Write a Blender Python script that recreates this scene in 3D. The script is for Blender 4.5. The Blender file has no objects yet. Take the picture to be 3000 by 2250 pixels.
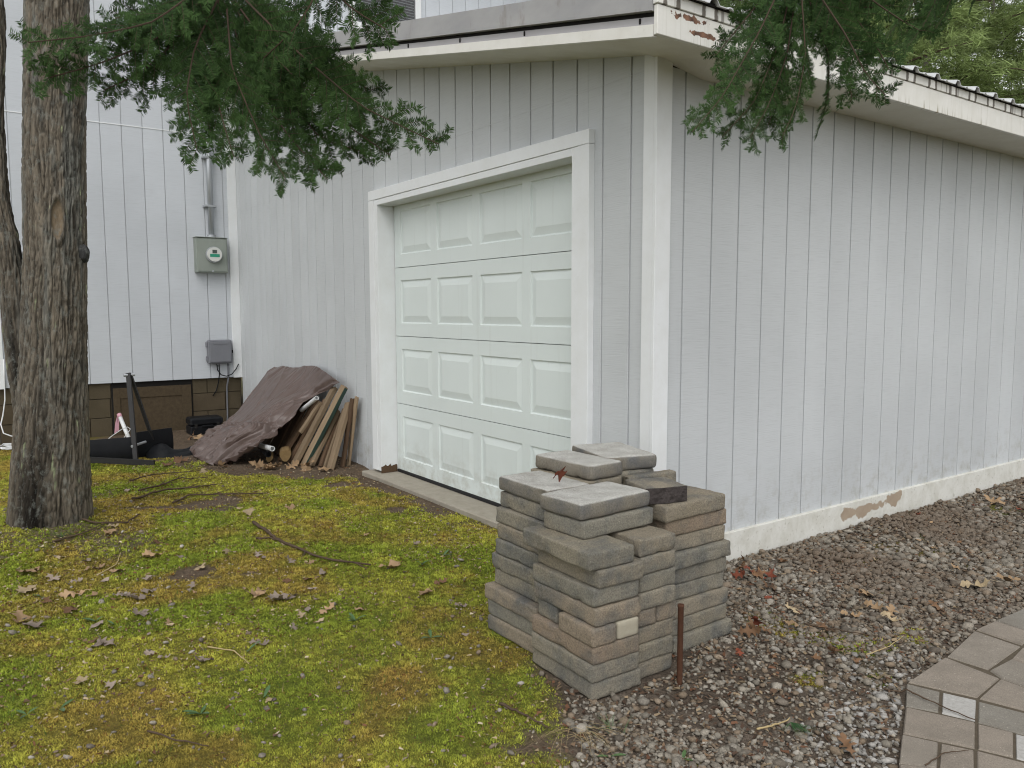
import bpy, math, random
import numpy as np
from mathutils import Vector, Matrix, Quaternion

scene = bpy.context.scene
COL = scene.collection
random.seed(11)
rng = np.random.default_rng(11)
R = math.radians

# ------------------------------------------------------------------ camera
cam_data = bpy.data.cameras.new("camera")
cam = bpy.data.objects.new("camera", cam_data)
COL.objects.link(cam)
_yaw, _pit, _rol = 0.9548, -0.0926, -0.0024
_f = Vector((-math.sin(_yaw) * math.cos(_pit), math.cos(_yaw) * math.cos(_pit), math.sin(_pit)))
_r = Vector((math.cos(_yaw), math.sin(_yaw), 0))
_u = _r.cross(_f)
_r2 = math.cos(_rol) * _r + math.sin(_rol) * _u
_u2 = -math.sin(_rol) * _r + math.cos(_rol) * _u
cam.matrix_world = Matrix(((_r2.x, _u2.x, -_f.x, 2.6833), (_r2.y, _u2.y, -_f.y, -2.7268),
                           (_r2.z, _u2.z, -_f.z, 1.2643), (0, 0, 0, 1)))
cam_data.sensor_width = 36.0
cam_data.lens = 36.0 * 2312.56 / 3000.0
cam_data.clip_start = 0.05
cam_data.clip_end = 500.0
scene.camera = cam

# ------------------------------------------------------------------ sky, sun, exposure
SUN_EL, SUN_AZ = 52.0, 130.0          # elevation; compass direction the light comes from, clockwise from +Y
world = bpy.data.worlds.new("World")
scene.world = world
world.use_nodes = True
wn, wl = world.node_tree.nodes, world.node_tree.links
wn.clear()
sky = wn.new("ShaderNodeTexSky")
sky.sky_type = 'NISHITA'
sky.sun_disc = False
sky.sun_elevation = R(SUN_EL)
sky.sun_rotation = R(SUN_AZ)
sky.air_density = 1.0
sky.dust_density = 1.0
sky.ozone_density = 1.0
hsv = wn.new("ShaderNodeHueSaturation")      # overcast: the cloud takes most of the blue out
hsv.inputs["Saturation"].default_value = 0.08
bg = wn.new("ShaderNodeBackground")
bg.inputs["Strength"].default_value = 0.15
wo = wn.new("ShaderNodeOutputWorld")
wl.new(sky.outputs[0], hsv.inputs["Color"])
wl.new(hsv.outputs[0], bg.inputs["Color"])
wl.new(bg.outputs[0], wo.inputs["Surface"])

sun_data = bpy.data.lights.new("sun", 'SUN')
sun_data.energy = 0.75
sun_data.angle = R(45)
sun_data.color = (1.0, 0.97, 0.93)
sun = bpy.data.objects.new("sun", sun_data)
COL.objects.link(sun)
_d = Vector((math.sin(R(SUN_AZ)) * math.cos(R(SUN_EL)), math.cos(R(SUN_AZ)) * math.cos(R(SUN_EL)), math.sin(R(SUN_EL))))
sun.rotation_euler = (-_d).to_track_quat('-Z', 'Y').to_euler()

scene.view_settings.view_transform = 'Standard'
scene.view_settings.look = 'None'
scene.view_settings.exposure = 0.68
scene.view_settings.gamma = 1.0
scene.view_settings.use_curve_mapping = False
scene.render.engine = 'CYCLES'
scene.cycles.use_denoising = True
scene.cycles.filter_width = 1.1
scene.cycles.use_adaptive_sampling = True
scene.cycles.adaptive_threshold = 0.02
scene.cycles.max_bounces = 5
scene.cycles.diffuse_bounces = 3
scene.cycles.glossy_bounces = 2
scene.cycles.transmission_bounces = 3
scene.cycles.transparent_max_bounces = 8

# ------------------------------------------------------------------ helpers
def fast_mesh(name, V, F):
    """V (n,3), F (m,k) arrays -> mesh data"""
    V = np.asarray(V, np.float32)
    F = np.asarray(F, np.int32)
    me = bpy.data.meshes.new(name)
    m, k = F.shape
    me.vertices.add(len(V))
    me.vertices.foreach_set("co", V.ravel())
    me.loops.add(m * k)
    me.loops.foreach_set("vertex_index", F.ravel())
    me.polygons.add(m)
    me.polygons.foreach_set("loop_start", np.arange(m, dtype=np.int32) * k)
    me.polygons.foreach_set("loop_total", np.full(m, k, np.int32))
    me.update(calc_edges=True)
    return me

def color_attr(me, cols):
    """one RGB per vertex"""
    a = me.color_attributes.new("Col", 'FLOAT_COLOR', 'POINT')
    c = np.ones((len(me.vertices), 4), np.float32)
    c[:, :3] = cols
    a.data.foreach_set("color", c.ravel())

def smooth(me, on=True):
    me.polygons.foreach_set("use_smooth", np.full(len(me.polygons), on))

def add(name, me, mat=None, parent=None, loc=None, rot=None):
    o = bpy.data.objects.new(name, me)
    COL.objects.link(o)
    if mat is not None and me is not None and len(me.materials) == 0:
        me.materials.append(mat)
    if parent is not None:
        o.parent = parent
    if loc is not None:
        o.location = loc
    if rot is not None:
        o.rotation_euler = rot
    return o

def tag(o, label, cat=None, group=None, kind=None):
    if label:
        o["label"] = label
    if cat:
        o["category"] = cat
    if group:
        o["group"] = group
    if kind:
        o["kind"] = kind
    return o

def empty(name, loc=(0, 0, 0), label=None, cat=None, group=None, rotz=0.0):
    o = bpy.data.objects.new(name, None)
    COL.objects.link(o)
    o.location = loc
    o.rotation_euler = (0, 0, rotz)
    o.empty_display_size = 0.1
    return tag(o, label, cat, group)

def mesh_from(name, verts, faces):
    me = bpy.data.meshes.new(name)
    me.from_pydata([tuple(v) for v in verts], [], [tuple(f) for f in faces])
    me.update()
    return me

class MB:
    """collects shapes of ONE part"""
    def __init__(s):
        s.v, s.f = [], []
    def addvf(s, v, f):
        o = len(s.v)
        s.v += [tuple(p) for p in v]
        s.f += [tuple(i + o for i in q) for q in f]
        return s
    def hexa(s, p):
        return s.addvf(p, [(0, 3, 2, 1), (4, 5, 6, 7), (0, 1, 5, 4), (1, 2, 6, 5), (2, 3, 7, 6), (3, 0, 4, 7)])
    def box(s, x0, x1, y0, y1, z0, z1):
        return s.hexa([(x0, y0, z0), (x1, y0, z0), (x1, y1, z0), (x0, y1, z0), (x0, y0, z1), (x1, y0, z1), (x1, y1, z1), (x0, y1, z1)])
    def cbox(s, x0, x1, y0, y1, z0, z1, c=0.003):
        """box with chamfered edges"""
        X, Y, Z = (x0, x1), (y0, y1), (z0, z1)
        v, ix = [], {}
        for i in (0, 1):
            for j in (0, 1):
                for k in (0, 1):
                    sx, sy, sz = (1 - 2 * i) * c, (1 - 2 * j) * c, (1 - 2 * k) * c
                    for a, p in enumerate(((X[i], Y[j] + sy, Z[k] + sz), (X[i] + sx, Y[j], Z[k] + sz), (X[i] + sx, Y[j] + sy, Z[k]))):
                        ix[i, j, k, a] = len(v)
                        v.append(p)
        f = []
        for i in (0, 1):
            q = [ix[i, 0, 0, 0], ix[i, 1, 0, 0], ix[i, 1, 1, 0], ix[i, 0, 1, 0]]
            f.append(q if i else q[::-1])
            q = [ix[0, i, 0, 1], ix[0, i, 1, 1], ix[1, i, 1, 1], ix[1, i, 0, 1]]
            f.append(q if i else q[::-1])
            q = [ix[0, 0, i, 2], ix[1, 0, i, 2], ix[1, 1, i, 2], ix[0, 1, i, 2]]
            f.append(q if i else q[::-1])
        for j in (0, 1):
            for k in (0, 1):
                f.append((ix[0, j, k, 1], ix[1, j, k, 1], ix[1, j, k, 2], ix[0, j, k, 2]))
                f.append((ix[j, 0, k, 0], ix[j, 1, k, 0], ix[j, 1, k, 2], ix[j, 0, k, 2]))
                f.append((ix[j, k, 0, 0], ix[j, k, 1, 0], ix[j, k, 1, 1], ix[j, k, 0, 1]))
        for i in (0, 1):
            for j in (0, 1):
                for k in (0, 1):
                    f.append((ix[i, j, k, 0], ix[i, j, k, 1], ix[i, j, k, 2]))
        return s.addvf(v, f)
    def tube(s, pts, rad, n=8, cap=True):
        pts = [Vector(p) for p in pts]
        rads = rad if isinstance(rad, (list, tuple)) else [rad] * len(pts)
        v, f = [], []
        t0 = (pts[1] - pts[0]).normalized()
        a = t0.orthogonal().normalized()
        for i, p in enumerate(pts):
            t = (pts[min(i + 1, len(pts) - 1)] - pts[max(i - 1, 0)]).normalized()
            a = (a - t * a.dot(t)).normalized()
            b = t.cross(a)
            for k in range(n):
                th = 2 * math.pi * k / n
                v.append(p + (a * math.cos(th) + b * math.sin(th)) * rads[i])
        for i in range(len(pts) - 1):
            for k in range(n):
                f.append((i * n + k, i * n + (k + 1) % n, (i + 1) * n + (k + 1) % n, (i + 1) * n + k))
        if cap:
            f.append(tuple(range(n))[::-1])
            f.append(tuple((len(pts) - 1) * n + k for k in range(n)))
        return s.addvf(v, f)
    def prism(s, poly, z0, z1):
        n = len(poly)
        v = [(x, y, z0) for x, y in poly] + [(x, y, z1) for x, y in poly]
        f = [tuple(range(n))[::-1], tuple(range(n, 2 * n))] + [(i, (i + 1) % n, n + (i + 1) % n, n + i) for i in range(n)]
        return s.addvf(v, f)
    def build(s, name, mat, parent=None, sm=False):
        me = mesh_from(name, s.v, s.f)
        if sm:
            smooth(me)
        return add(name, me, mat, parent)

def fix_normals(o):
    import bmesh
    bm = bmesh.new()
    bm.from_mesh(o.data)
    bmesh.ops.recalc_face_normals(bm, faces=bm.faces)
    bm.to_mesh(o.data)
    bm.free()
    return o

# value noise on arrays
def _h(ix, iy, iz, seed):
    n = (ix.astype(np.int64) * 374761393 + iy.astype(np.int64) * 668265263 + iz.astype(np.int64) * 2147483647 + seed * 974711) & 0xffffffff
    n = ((n ^ (n >> 13)) * 1274126177) & 0xffffffff
    n = (n ^ (n >> 16)) & 0xffffffff
    n = (n * 2246822519) & 0xffffffff
    n = (n ^ (n >> 15)) & 0xffffffff
    return n / 4294967295.0

def vnoise(x, y, z=0.0, seed=0):
    x, y, z = np.broadcast_arrays(np.asarray(x, float), np.asarray(y, float), np.asarray(z, float))
    xi, yi, zi = np.floor(x), np.floor(y), np.floor(z)
    u, v, w = x - xi, y - yi, z - zi
    u, v, w = u * u * (3 - 2 * u), v * v * (3 - 2 * v), w * w * (3 - 2 * w)
    r = 0
    for a in (0, 1):
        for b in (0, 1):
            for c in (0, 1):
                r = r + _h(xi + a, yi + b, zi + c, seed) * (u if a else 1 - u) * (v if b else 1 - v) * (w if c else 1 - w)
    return r

def fbm(x, y, z=0.0, seed=0, o=4):
    r, a, t = 0, 1.0, 0
    for k in range(o):
        r = r + a * vnoise(x * 2 ** k, y * 2 ** k, z * 2 ** k, seed + k * 17)
        t += a
        a *= 0.5
    return r / t

def sstep(a, b, x):
    t = np.clip((x - a) / (b - a), 0, 1)
    return t * t * (3 - 2 * t)

# ------------------------------------------------------------------ materials
class NT:
    def __init__(s, name, rough=0.8, spec=0.3, metal=0.0):
        s.m = bpy.data.materials.new(name)
        s.m.use_nodes = True
        s.n, s.l = s.m.node_tree.nodes, s.m.node_tree.links
        s.b = s.n["Principled BSDF"]
        s.b.inputs["Roughness"].default_value = rough
        s.b.inputs["Specular IOR Level"].default_value = spec
        s.b.inputs["Metallic"].default_value = metal
        s._pos = None
    def node(s, t, **kw):
        n = s.n.new(t)
        for k, v in kw.items():
            setattr(n, k, v)
        return n
    def pos(s, obj=False):
        if obj:
            return s.node("ShaderNodeTexCoord").outputs["Object"]
        if s._pos is None:
            s._pos = s.node("ShaderNodeNewGeometry").outputs["Position"]
        return s._pos
    def mapped(s, scale, obj=False, loc=(0, 0, 0), vec=None):
        mp = s.node("ShaderNodeMapping")
        mp.inputs["Scale"].default_value = scale if isinstance(scale, tuple) else (scale,) * 3
        mp.inputs["Location"].default_value = loc
        s.l.new(vec or s.pos(obj), mp.inputs["Vector"])
        return mp.outputs[0]
    def noise(s, scale, detail=4.0, rough=0.55, obj=False, loc=(0, 0, 0), vec=None):
        t = s.node("ShaderNodeTexNoise")
        t.inputs["Scale"].default_value = 1.0
        t.inputs["Detail"].default_value = detail
        t.inputs["Roughness"].default_value = rough
        s.l.new(s.mapped(scale, obj, loc, vec), t.inputs["Vector"])
        return t.outputs["Fac"]
    def ramp(s, fac, stops):
        r = s.node("ShaderNodeValToRGB")
        e = r.color_ramp.elements
        while len(e) < len(stops):
            e.new(0.5)
        for q, (p, c) in zip(e, stops):
            q.position = p
            q.color = (c, c, c, 1) if isinstance(c, (int, float)) else (*c, 1)
        s.l.new(fac, r.inputs["Fac"])
        return r.outputs["Color"]
    def mix(s, fac, a, b, mode='MIX'):
        m = s.node("ShaderNodeMix", data_type='RGBA', blend_type=mode)
        for sock, val in ((m.inputs[0], fac), (m.inputs[6], a), (m.inputs[7], b)):
            if isinstance(val, (int, float)):
                sock.default_value = val
            elif isinstance(val, tuple):
                sock.default_value = (*val, 1)
            else:
                s.l.new(val, sock)
        return m.outputs[2]
    def math(s, op, a, b=None, clamp=False):
        m = s.node("ShaderNodeMath", operation=op, use_clamp=clamp)
        for sock, val in ((m.inputs[0], a), (m.inputs[1], b)):
            if val is None:
                continue
            if isinstance(val, (int, float)):
                sock.default_value = val
            else:
                s.l.new(val, sock)
        return m.outputs[0]
    def sep(s, vec=None):
        x = s.node("ShaderNodeSeparateXYZ")
        s.l.new(vec or s.pos(), x.inputs[0])
        return x.outputs
    def rand(s):
        return s.node("ShaderNodeObjectInfo").outputs["Random"]
    def attr(s, name="Col"):
        return s.node("ShaderNodeAttribute", attribute_name=name).outputs["Color"]
    def col(s, c):
        if isinstance(c, tuple):
            s.b.inputs["Base Color"].default_value = (*c, 1)
        else:
            s.l.new(c, s.b.inputs["Base Color"])
        return s
    def rough(s, r):
        s.l.new(r, s.b.inputs["Roughness"])
        return s
    def bump(s, h, strength=0.3, dist=0.01):
        bp = s.node("ShaderNodeBump")
        bp.inputs["Strength"].default_value = strength
        bp.inputs["Distance"].default_value = dist
        s.l.new(h, bp.inputs["Height"])
        s.l.new(bp.outputs[0], s.b.inputs["Normal"])
        return s

M = {}
def make_materials():
    # grey siding paint, rough-sawn across the sheet
    def siding(name, base):
        t = NT(name, 0.75, 0.25)
        v = t.ramp(t.rand(), [(0, 0.955), (1, 1.03)])
        big = t.ramp(t.noise(1.3, 2), [(0.3, 0.94), (0.7, 1.04)])
        saw = t.noise((7, 7, 190), 3, 0.6)
        c = t.mix(1.0, base, v, 'MULTIPLY')
        c = t.mix(1.0, c, big, 'MULTIPLY')
        c = t.mix(1.0, c, t.ramp(saw, [(0.28, 0.92), (0.5, 1.0), (0.8, 1.01)]), 'MULTIPLY')
        # grime that splashed up from the soil, blotchy, low on the wall
        z = t.sep()[2]
        low = t.math('SUBTRACT', 1.0, t.math('MULTIPLY', t.math('SUBTRACT', z, 0.06), 2.6), True)
        spl = t.math('MULTIPLY', low, t.ramp(t.noise(11, 4, 0.7), [(0.48, 0.0), (0.72, 0.75)]))
        c = t.mix(spl, c, (0.33, 0.32, 0.27))
        sp = t.ramp(t.noise(55, 2), [(0.75, 0.0), (0.82, 0.5)])
        c = t.mix(t.math('MULTIPLY', sp, 0.5), c, (0.25, 0.24, 0.22))
        t.col(c).bump(saw, 0.28, 0.004)
        return t.m
    M['siding'] = siding('siding_paint', (0.525, 0.545, 0.555))
    M['siding_house'] = siding('siding_house_paint', (0.52, 0.545, 0.575))
    # backing seen in the grooves
    t = NT('groove_paint', 0.85, 0.1)
    t.col((0.45, 0.465, 0.48))
    M['groove'] = t.m

    def trim(name, base, dirt=0.5, peel=None):
        t = NT(name, 0.6, 0.35)
        c = t.mix(t.ramp(t.noise(6, 6, 0.65), [(0.35, 0.0), (0.8, dirt)]), base, tuple(b * 0.72 * k for b, k in zip(base, (1.0, 0.97, 0.86))))
        c = t.mix(t.ramp(t.noise(42, 4, 0.7), [(0.62, 0.0), (0.74, 0.35 * dirt)]), c, (0.30, 0.27, 0.2))
        if peel:
            mask = peel(t)
            c = t.mix(mask, c, t.mix(t.ramp(t.noise(25, 4), [(0.35, 0), (0.65, 1)]), (0.07, 0.035, 0.022), (0.24, 0.12, 0.07)))
        t.col(c).bump(t.noise((30, 30, 30), 5), 0.12, 0.004)
        return t.m
    M['trim'] = trim('trim_paint', (0.735, 0.755, 0.765), 0.3)
    M['soffit'] = trim('soffit_paint', (0.66, 0.645, 0.57), 0.5)
    def blob(t, cy, cz, ry, rz, sc=14, thr=0.5):
        """paint loss of its own shape on a board that runs along Y"""
        x, y, z = t.sep()
        a = t.math('DIVIDE', t.math('SUBTRACT', y, cy), ry)
        b = t.math('DIVIDE', t.math('SUBTRACT', z, cz), rz)
        d = t.math('SQRT', t.math('ADD', t.math('MULTIPLY', a, a), t.math('MULTIPLY', b, b)))
        d = t.math('ADD', d, t.math('MULTIPLY', t.math('SUBTRACT', t.noise(sc, 4, 0.6), 0.5), 2.2))
        return t.ramp(d, [(0.62, 1.0), (0.70, 0.0)])
    def peel_fascia(t):
        a = blob(t, -0.17, 2.458, 0.14, 0.022, 24)
        b = blob(t, -0.09, 2.408, 0.12, 0.017, 28)
        return t.math('MAXIMUM', a, b)
    M['fascia'] = trim('fascia_paint', (0.74, 0.73, 0.69), 0.45, peel_fascia)
    t = NT('eave_fascia_paint', 0.6, 0.35)
    x, y, z = t.sep()
    c = t.mix(t.ramp(t.noise(6, 4, 0.65), [(0.35, 0.0), (0.8, 0.4)]), (0.74, 0.73, 0.69), (0.52, 0.50, 0.42))
    streak = t.ramp(t.noise((1, 34, 1.5), 3, 0.6), [(0.56, 0.0), (0.66, 1.0)])
    lowz = t.math('SUBTRACT', 1.0, t.math('DIVIDE', t.math('SUBTRACT', z, 2.364), 0.05), True)
    cl = t.ramp(t.noise((1, 2.1, 1), 2, 0.5, loc=(0, 9, 0)), [(0.45, 0.0), (0.6, 0.85)])
    c = t.mix(t.math('MULTIPLY', t.math('MULTIPLY', streak, lowz), cl), c, (0.20, 0.17, 0.07))
    run = t.ramp(t.noise((1, 60, 0.6), 3, 0.6, loc=(0, 2, 0)), [(0.55, 0.0), (0.75, 0.35)])
    c = t.mix(run, c, (0.42, 0.39, 0.32))
    c = t.mix(peel_fascia(t), c, t.mix(t.ramp(t.noise(25, 4), [(0.35, 0), (0.65, 1)]), (0.07, 0.035, 0.022), (0.24, 0.12, 0.07)))
    t.col(c).bump(t.noise((30, 30, 30), 3), 0.12, 0.004)
    M['eave_fascia'] = t.m
    def peel_base(t):
        a = blob(t, 1.82, 0.03, 0.34, 0.055, 9)
        b = blob(t, 2.2, 0.05, 0.12, 0.07, 9)
        return t.math('MAXIMUM', a, b)
    t = NT('baseboard_paint', 0.65, 0.3)
    c = t.mix(t.ramp(t.noise(9, 6, 0.7), [(0.42, 0.0), (0.75, 0.6)]), (0.66, 0.655, 0.61), (0.40, 0.385, 0.31))
    c = t.mix(t.ramp(t.noise(40, 4, 0.7), [(0.6, 0.0), (0.7, 0.5)]), c, (0.22, 0.19, 0.13))
    c = t.mix(peel_base(t), c, t.mix(t.noise(14, 4), (0.28, 0.215, 0.155), (0.42, 0.345, 0.26)))
    t.col(c).bump(t.noise(30, 5), 0.15, 0.004)
    M['base'] = t.m
    # upper drip strip with dark run marks under the rib ends
    t = NT('drip_strip_paint', 0.6, 0.3)
    x, y, z = t.sep()
    ph = t.math('FRACT', t.math('DIVIDE', t.math('ADD', y, 0.345), 0.2286))
    wob = t.math('MULTIPLY', t.math('SUBTRACT', t.noise((1, 30, 30), 3, 0.6), 0.5), 0.10)
    ph = t.math('ADD', ph, wob)
    s1 = t.ramp(ph, [(0.0, 0.0), (0.03, 1.0), (0.10, 1.0), (0.13, 0.0)])
    s2 = t.ramp(ph, [(0.33, 0.0), (0.36, 1.0), (0.43, 1.0), (0.46, 0.0)])
    s3 = t.ramp(t.noise((1, 26, 1), 2, 0.5, loc=(0, 4, 0)), [(0.60, 0.0), (0.66, 0.7)])
    st = t.math('MAXIMUM', t.math('MAXIMUM', s1, s2), s3)
    c = t.mix(t.math('MULTIPLY', st, 0.9), (0.70, 0.69, 0.65), (0.085, 0.068, 0.05))
    t.col(c)
    M['drip'] = t.m
    # grey weathered rake flashing
    t = NT('flashing_metal', 0.5, 0.4, 0.0)
    c = t.mix(t.ramp(t.noise((2.2, 2.2, 5), 5, 0.6), [(0.35, 0.0), (0.7, 1.0)]), (0.29, 0.29, 0.295), (0.38, 0.375, 0.37))
    c = t.mix(t.ramp(t.noise((5, 5, 2.5), 5, 0.7, loc=(3, 1, 0)), [(0.56, 0.0), (0.72, 0.6)]), c, (0.17, 0.14, 0.105))
    t.col(c).bump(t.noise((3, 3, 6), 2), 0.15, 0.02)
    M['flash'] = t.m
    t = NT('flashing_strip', 0.5, 0.4)
    t.col(t.mix(t.noise(4, 4), (0.33, 0.32, 0.33), (0.42, 0.41, 0.42)))
    M['flash2'] = t.m
    t = NT('dark_gap', 0.9, 0.1)
    t.col((0.02, 0.019, 0.018))
    M['dark'] = t.m
    t = NT('roof_metal', 0.35, 0.5, 0.3)
    t.col(t.mix(t.noise(3, 4), (0.55, 0.56, 0.56), (0.68, 0.69, 0.69)))
    M['roof'] = t.m
    # garage door
    t = NT('door_paint', 0.45, 0.4)
    c = t.mix(t.ramp(t.noise(2.2, 5, 0.6), [(0.35, 0.0), (0.75, 0.35)]), (0.655, 0.71, 0.695), (0.575, 0.625, 0.61))
    c = t.mix(t.ramp(t.noise((60, 60, 8), 3, 0.6, loc=(2, 0, 5)), [(0.72, 0.0), (0.8, 0.3)]), c, (0.35, 0.35, 0.32))
    zd = t.sep()[2]
    lowd = t.math('SUBTRACT', 1.0, t.math('MULTIPLY', zd, 3.2), True)
    c = t.mix(t.math('MULTIPLY', lowd, t.ramp(t.noise(13, 4, 0.7), [(0.42, 0.0), (0.7, 0.7)])), c, (0.36, 0.35, 0.29))
    c = t.mix(t.ramp(t.noise((22, 22, 1.2), 3, 0.6, loc=(4, 0, 1)), [(0.6, 0.0), (0.8, 0.25)]), c, (0.45, 0.47, 0.43))
    t.col(c).bump(t.noise((90, 90, 9), 2), 0.05, 0.002)
    M['door'] = t.m
    t = NT('black_rubber', 0.7, 0.3)
    t.col((0.015, 0.015, 0.016))
    M['rubber'] = t.m
    t = NT('concrete', 0.9, 0.2)
    t.col(t.mix(t.noise(14, 8, 0.7), (0.22, 0.195, 0.15), (0.42, 0.39, 0.33))).bump(t.noise(60, 6), 0.5, 0.01)
    M['concrete'] = t.m
    t = NT('foundation_block', 0.95, 0.15)
    c = t.mix(t.noise(3.5, 6, 0.65), (0.045, 0.033, 0.020), (0.125, 0.10, 0.066))
    c = t.mix(t.ramp(t.rand(), [(0, 0.0), (1, 0.4)]), c, (0.09, 0.08, 0.05))
    t.col(c).bump(t.noise(70, 5), 0.5, 0.008)
    M['block'] = t.m
    t = NT('mortar', 0.95, 0.1)
    t.col((0.06, 0.05, 0.038))
    M['mortar'] = t.m
    t = NT('hatch_wood', 0.85, 0.2)
    t.col(t.mix(t.noise((5, 30, 30), 5, 0.6), (0.042, 0.030, 0.018), (0.10, 0.075, 0.045))).bump(t.noise((5, 60, 60), 4), 0.3, 0.004)
    M['hatch'] = t.m
    # pavers in the stack: tumbled concrete, tan to slate grey, each its own blend
    t = NT('stack_paver_concrete', 0.92, 0.15)
    rnd = t.rand()
    base = t.ramp(rnd, [(0.0, (0.275, 0.228, 0.170)), (0.3, (0.245, 0.220, 0.168)), (0.55, (0.228, 0.215, 0.176)), (0.8, (0.272, 0.240, 0.184)), (1.0, (0.265, 0.205, 0.150))])
    v1 = t.noise(7, 5, 0.6)
    c = t.mix(t.ramp(v1, [(0.44, 0.0), (0.66, 0.85)]), base, (0.115, 0.120, 0.118))
    c = t.mix(t.ramp(t.noise(4.5, 4, 0.6, loc=(7, 3, 1)), [(0.5, 0.0), (0.75, 0.6)]), c, (0.25, 0.21, 0.145))
    grain = t.noise(170, 4, 0.8)
    c = t.mix(1.0, c, t.ramp(grain, [(0.3, 0.62), (0.5, 1.05), (0.72, 1.5)]), 'MULTIPLY')
    c = t.mix(t.ramp(t.noise(150, 2, 0.5, loc=(1, 5, 2)), [(0.70, 0.0), (0.75, 0.5)]), c, (0.48, 0.44, 0.38))
    t.col(c)
    t.bump(t.math('ADD', grain, t.noise(60, 4)), 0.9, 0.008)
    M['paver'] = t.m
    # slabs lying on top, upper faces paler than the sides
    t = NT('pale_slab_concrete', 0.92, 0.15)
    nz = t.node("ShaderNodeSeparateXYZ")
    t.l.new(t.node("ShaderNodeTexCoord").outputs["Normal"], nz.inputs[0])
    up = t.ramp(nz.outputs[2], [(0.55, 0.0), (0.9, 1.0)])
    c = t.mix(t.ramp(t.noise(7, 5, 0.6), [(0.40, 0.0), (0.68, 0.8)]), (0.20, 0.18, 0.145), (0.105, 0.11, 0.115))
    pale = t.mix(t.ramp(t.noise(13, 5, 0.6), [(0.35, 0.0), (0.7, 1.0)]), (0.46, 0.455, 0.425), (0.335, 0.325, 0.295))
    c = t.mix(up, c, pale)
    c = t.mix(1.0, c, t.ramp(t.noise(170, 4, 0.8), [(0.3, 0.65), (0.5, 1.0), (0.72, 1.3)]), 'MULTIPLY')
    t.col(c).bump(t.noise(150, 5, 0.75), 0.7, 0.006)
    M['slab'] = t.m
    t = NT('split_stone', 0.8, 0.3)
    t.col(t.mix(t.noise(30, 6, 0.7), (0.022, 0.018, 0.018), (0.075, 0.062, 0.058))).bump(t.noise(45, 6), 0.8, 0.02)
    M['split'] = t.m
    t = NT('cream_paver_concrete', 0.92, 0.15)
    t.col(t.mix(t.noise(60, 5, 0.7), (0.30, 0.27, 0.205), (0.40, 0.37, 0.295))).bump(t.noise(200, 5, 0.7), 0.4, 0.004)
    M['cream'] = t.m
    # patio pavers
    t = NT('patio_paver_concrete', 0.9, 0.2)
    base = t.ramp(t.rand(), [(0.0, (0.25, 0.216, 0.178)), (0.45, (0.275, 0.237, 0.195)), (0.75, (0.232, 0.214, 0.182)), (1.0, (0.215, 0.207, 0.182))])
    c = t.mix(t.ramp(t.noise(9, 6, 0.65), [(0.35, 0.0), (0.75, 0.7)]), base, (0.16, 0.14, 0.115))
    c = t.mix(1.0, c, t.ramp(t.noise(260, 4, 0.75), [(0.3, 0.7), (0.5, 1.0), (0.72, 1.3)]), 'MULTIPLY')
    c = t.mix(t.ramp(t.noise(130, 2, 0.5), [(0.69, 0.0), (0.73, 0.65)]), c, (0.5, 0.46, 0.39))
    t.col(c).bump(t.noise(180, 5, 0.7), 0.4, 0.004)
    M['patio'] = t.m
    t = NT('pale_patio_paver', 0.9, 0.2)
    c = t.mix(t.ramp(t.noise(75, 4, 0.7), [(0.35, 0.0), (0.75, 1.0)]), (0.43, 0.42, 0.40), (0.30, 0.29, 0.265))
    t.col(c).bump(t.noise(180, 5, 0.7), 0.4, 0.004)
    M['patio_pale'] = t.m
    # vertex-coloured litter, gravel, moss, ground
    def vcol(name, rough=0.9, grain=0.0, trans=0.0, spec=0.2):
        t = NT(name, rough, spec)
        c = t.attr()
        if grain:
            c = t.mix(1.0, c, t.ramp(t.noise(grain, 4, 0.7), [(0.3, 0.65), (0.7, 1.25)]), 'MULTIPLY')
        t.col(c)
        if trans:
            t.b.inputs["Subsurface Weight"].default_value = 0.0
            tr = t.node("ShaderNodeBsdfTranslucent")
            mx = t.node("ShaderNodeMixShader")
            mx.inputs[0].default_value = trans
            t.l.new(c, tr.inputs["Color"])
            out = t.n["Material Output"]
            t.l.new(t.b.outputs[0], mx.inputs[1])
            t.l.new(tr.outputs[0], mx.inputs[2])
            t.l.new(mx.outputs[0], out.inputs["Surface"])
        return t
    M['stone'] = vcol('gravel_stone', 0.85, 160).m
    M['moss'] = vcol('moss_tuft', 0.9, 0, 0.25).m
    M['litter'] = vcol('leaf_litter', 0.85, 0).m
    M['needles'] = vcol('fir_needles', 0.75, 0, 0.2, 0.12).m
    M['far_needles'] = vcol('pine_needles', 0.6, 0, 0.35, 0.25).m
    t = vcol('soil_and_moss', 0.95, 0)
    c = t.attr()
    n1, n2 = t.noise(75, 4, 0.75), t.noise(22, 3, 0.7)
    c = t.mix(1.0, c, t.ramp(n1, [(0.28, 0.5), (0.5, 1.0), (0.75, 1.5)]), 'MULTIPLY')
    c = t.mix(1.0, c, t.ramp(n2, [(0.3, 0.75), (0.7, 1.2)]), 'MULTIPLY')
    c = t.mix(t.ramp(t.noise(120, 3, 0.6, loc=(3, 3, 3)), [(0.66, 0.0), (0.72, 0.5)]), c, (0.30, 0.25, 0.17))
    t.col(c).bump(t.math('ADD', n1, t.math('MULTIPLY', n2, 2.0)), 0.9, 0.012)
    M['ground'] = t.m
    # bark
    t = NT('maple_bark', 0.95, 0.15)
    c = t.attr()
    c = t.mix(1.0, c, t.ramp(t.noise((60, 60, 14), 6, 0.7), [(0.3, 0.6), (0.7, 1.35)]), 'MULTIPLY')
    c = t.mix(t.ramp(t.noise((26, 26, 18), 6, 0.75), [(0.52, 0.0), (0.66, 0.55)]), c, (0.20, 0.21, 0.19))
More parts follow.
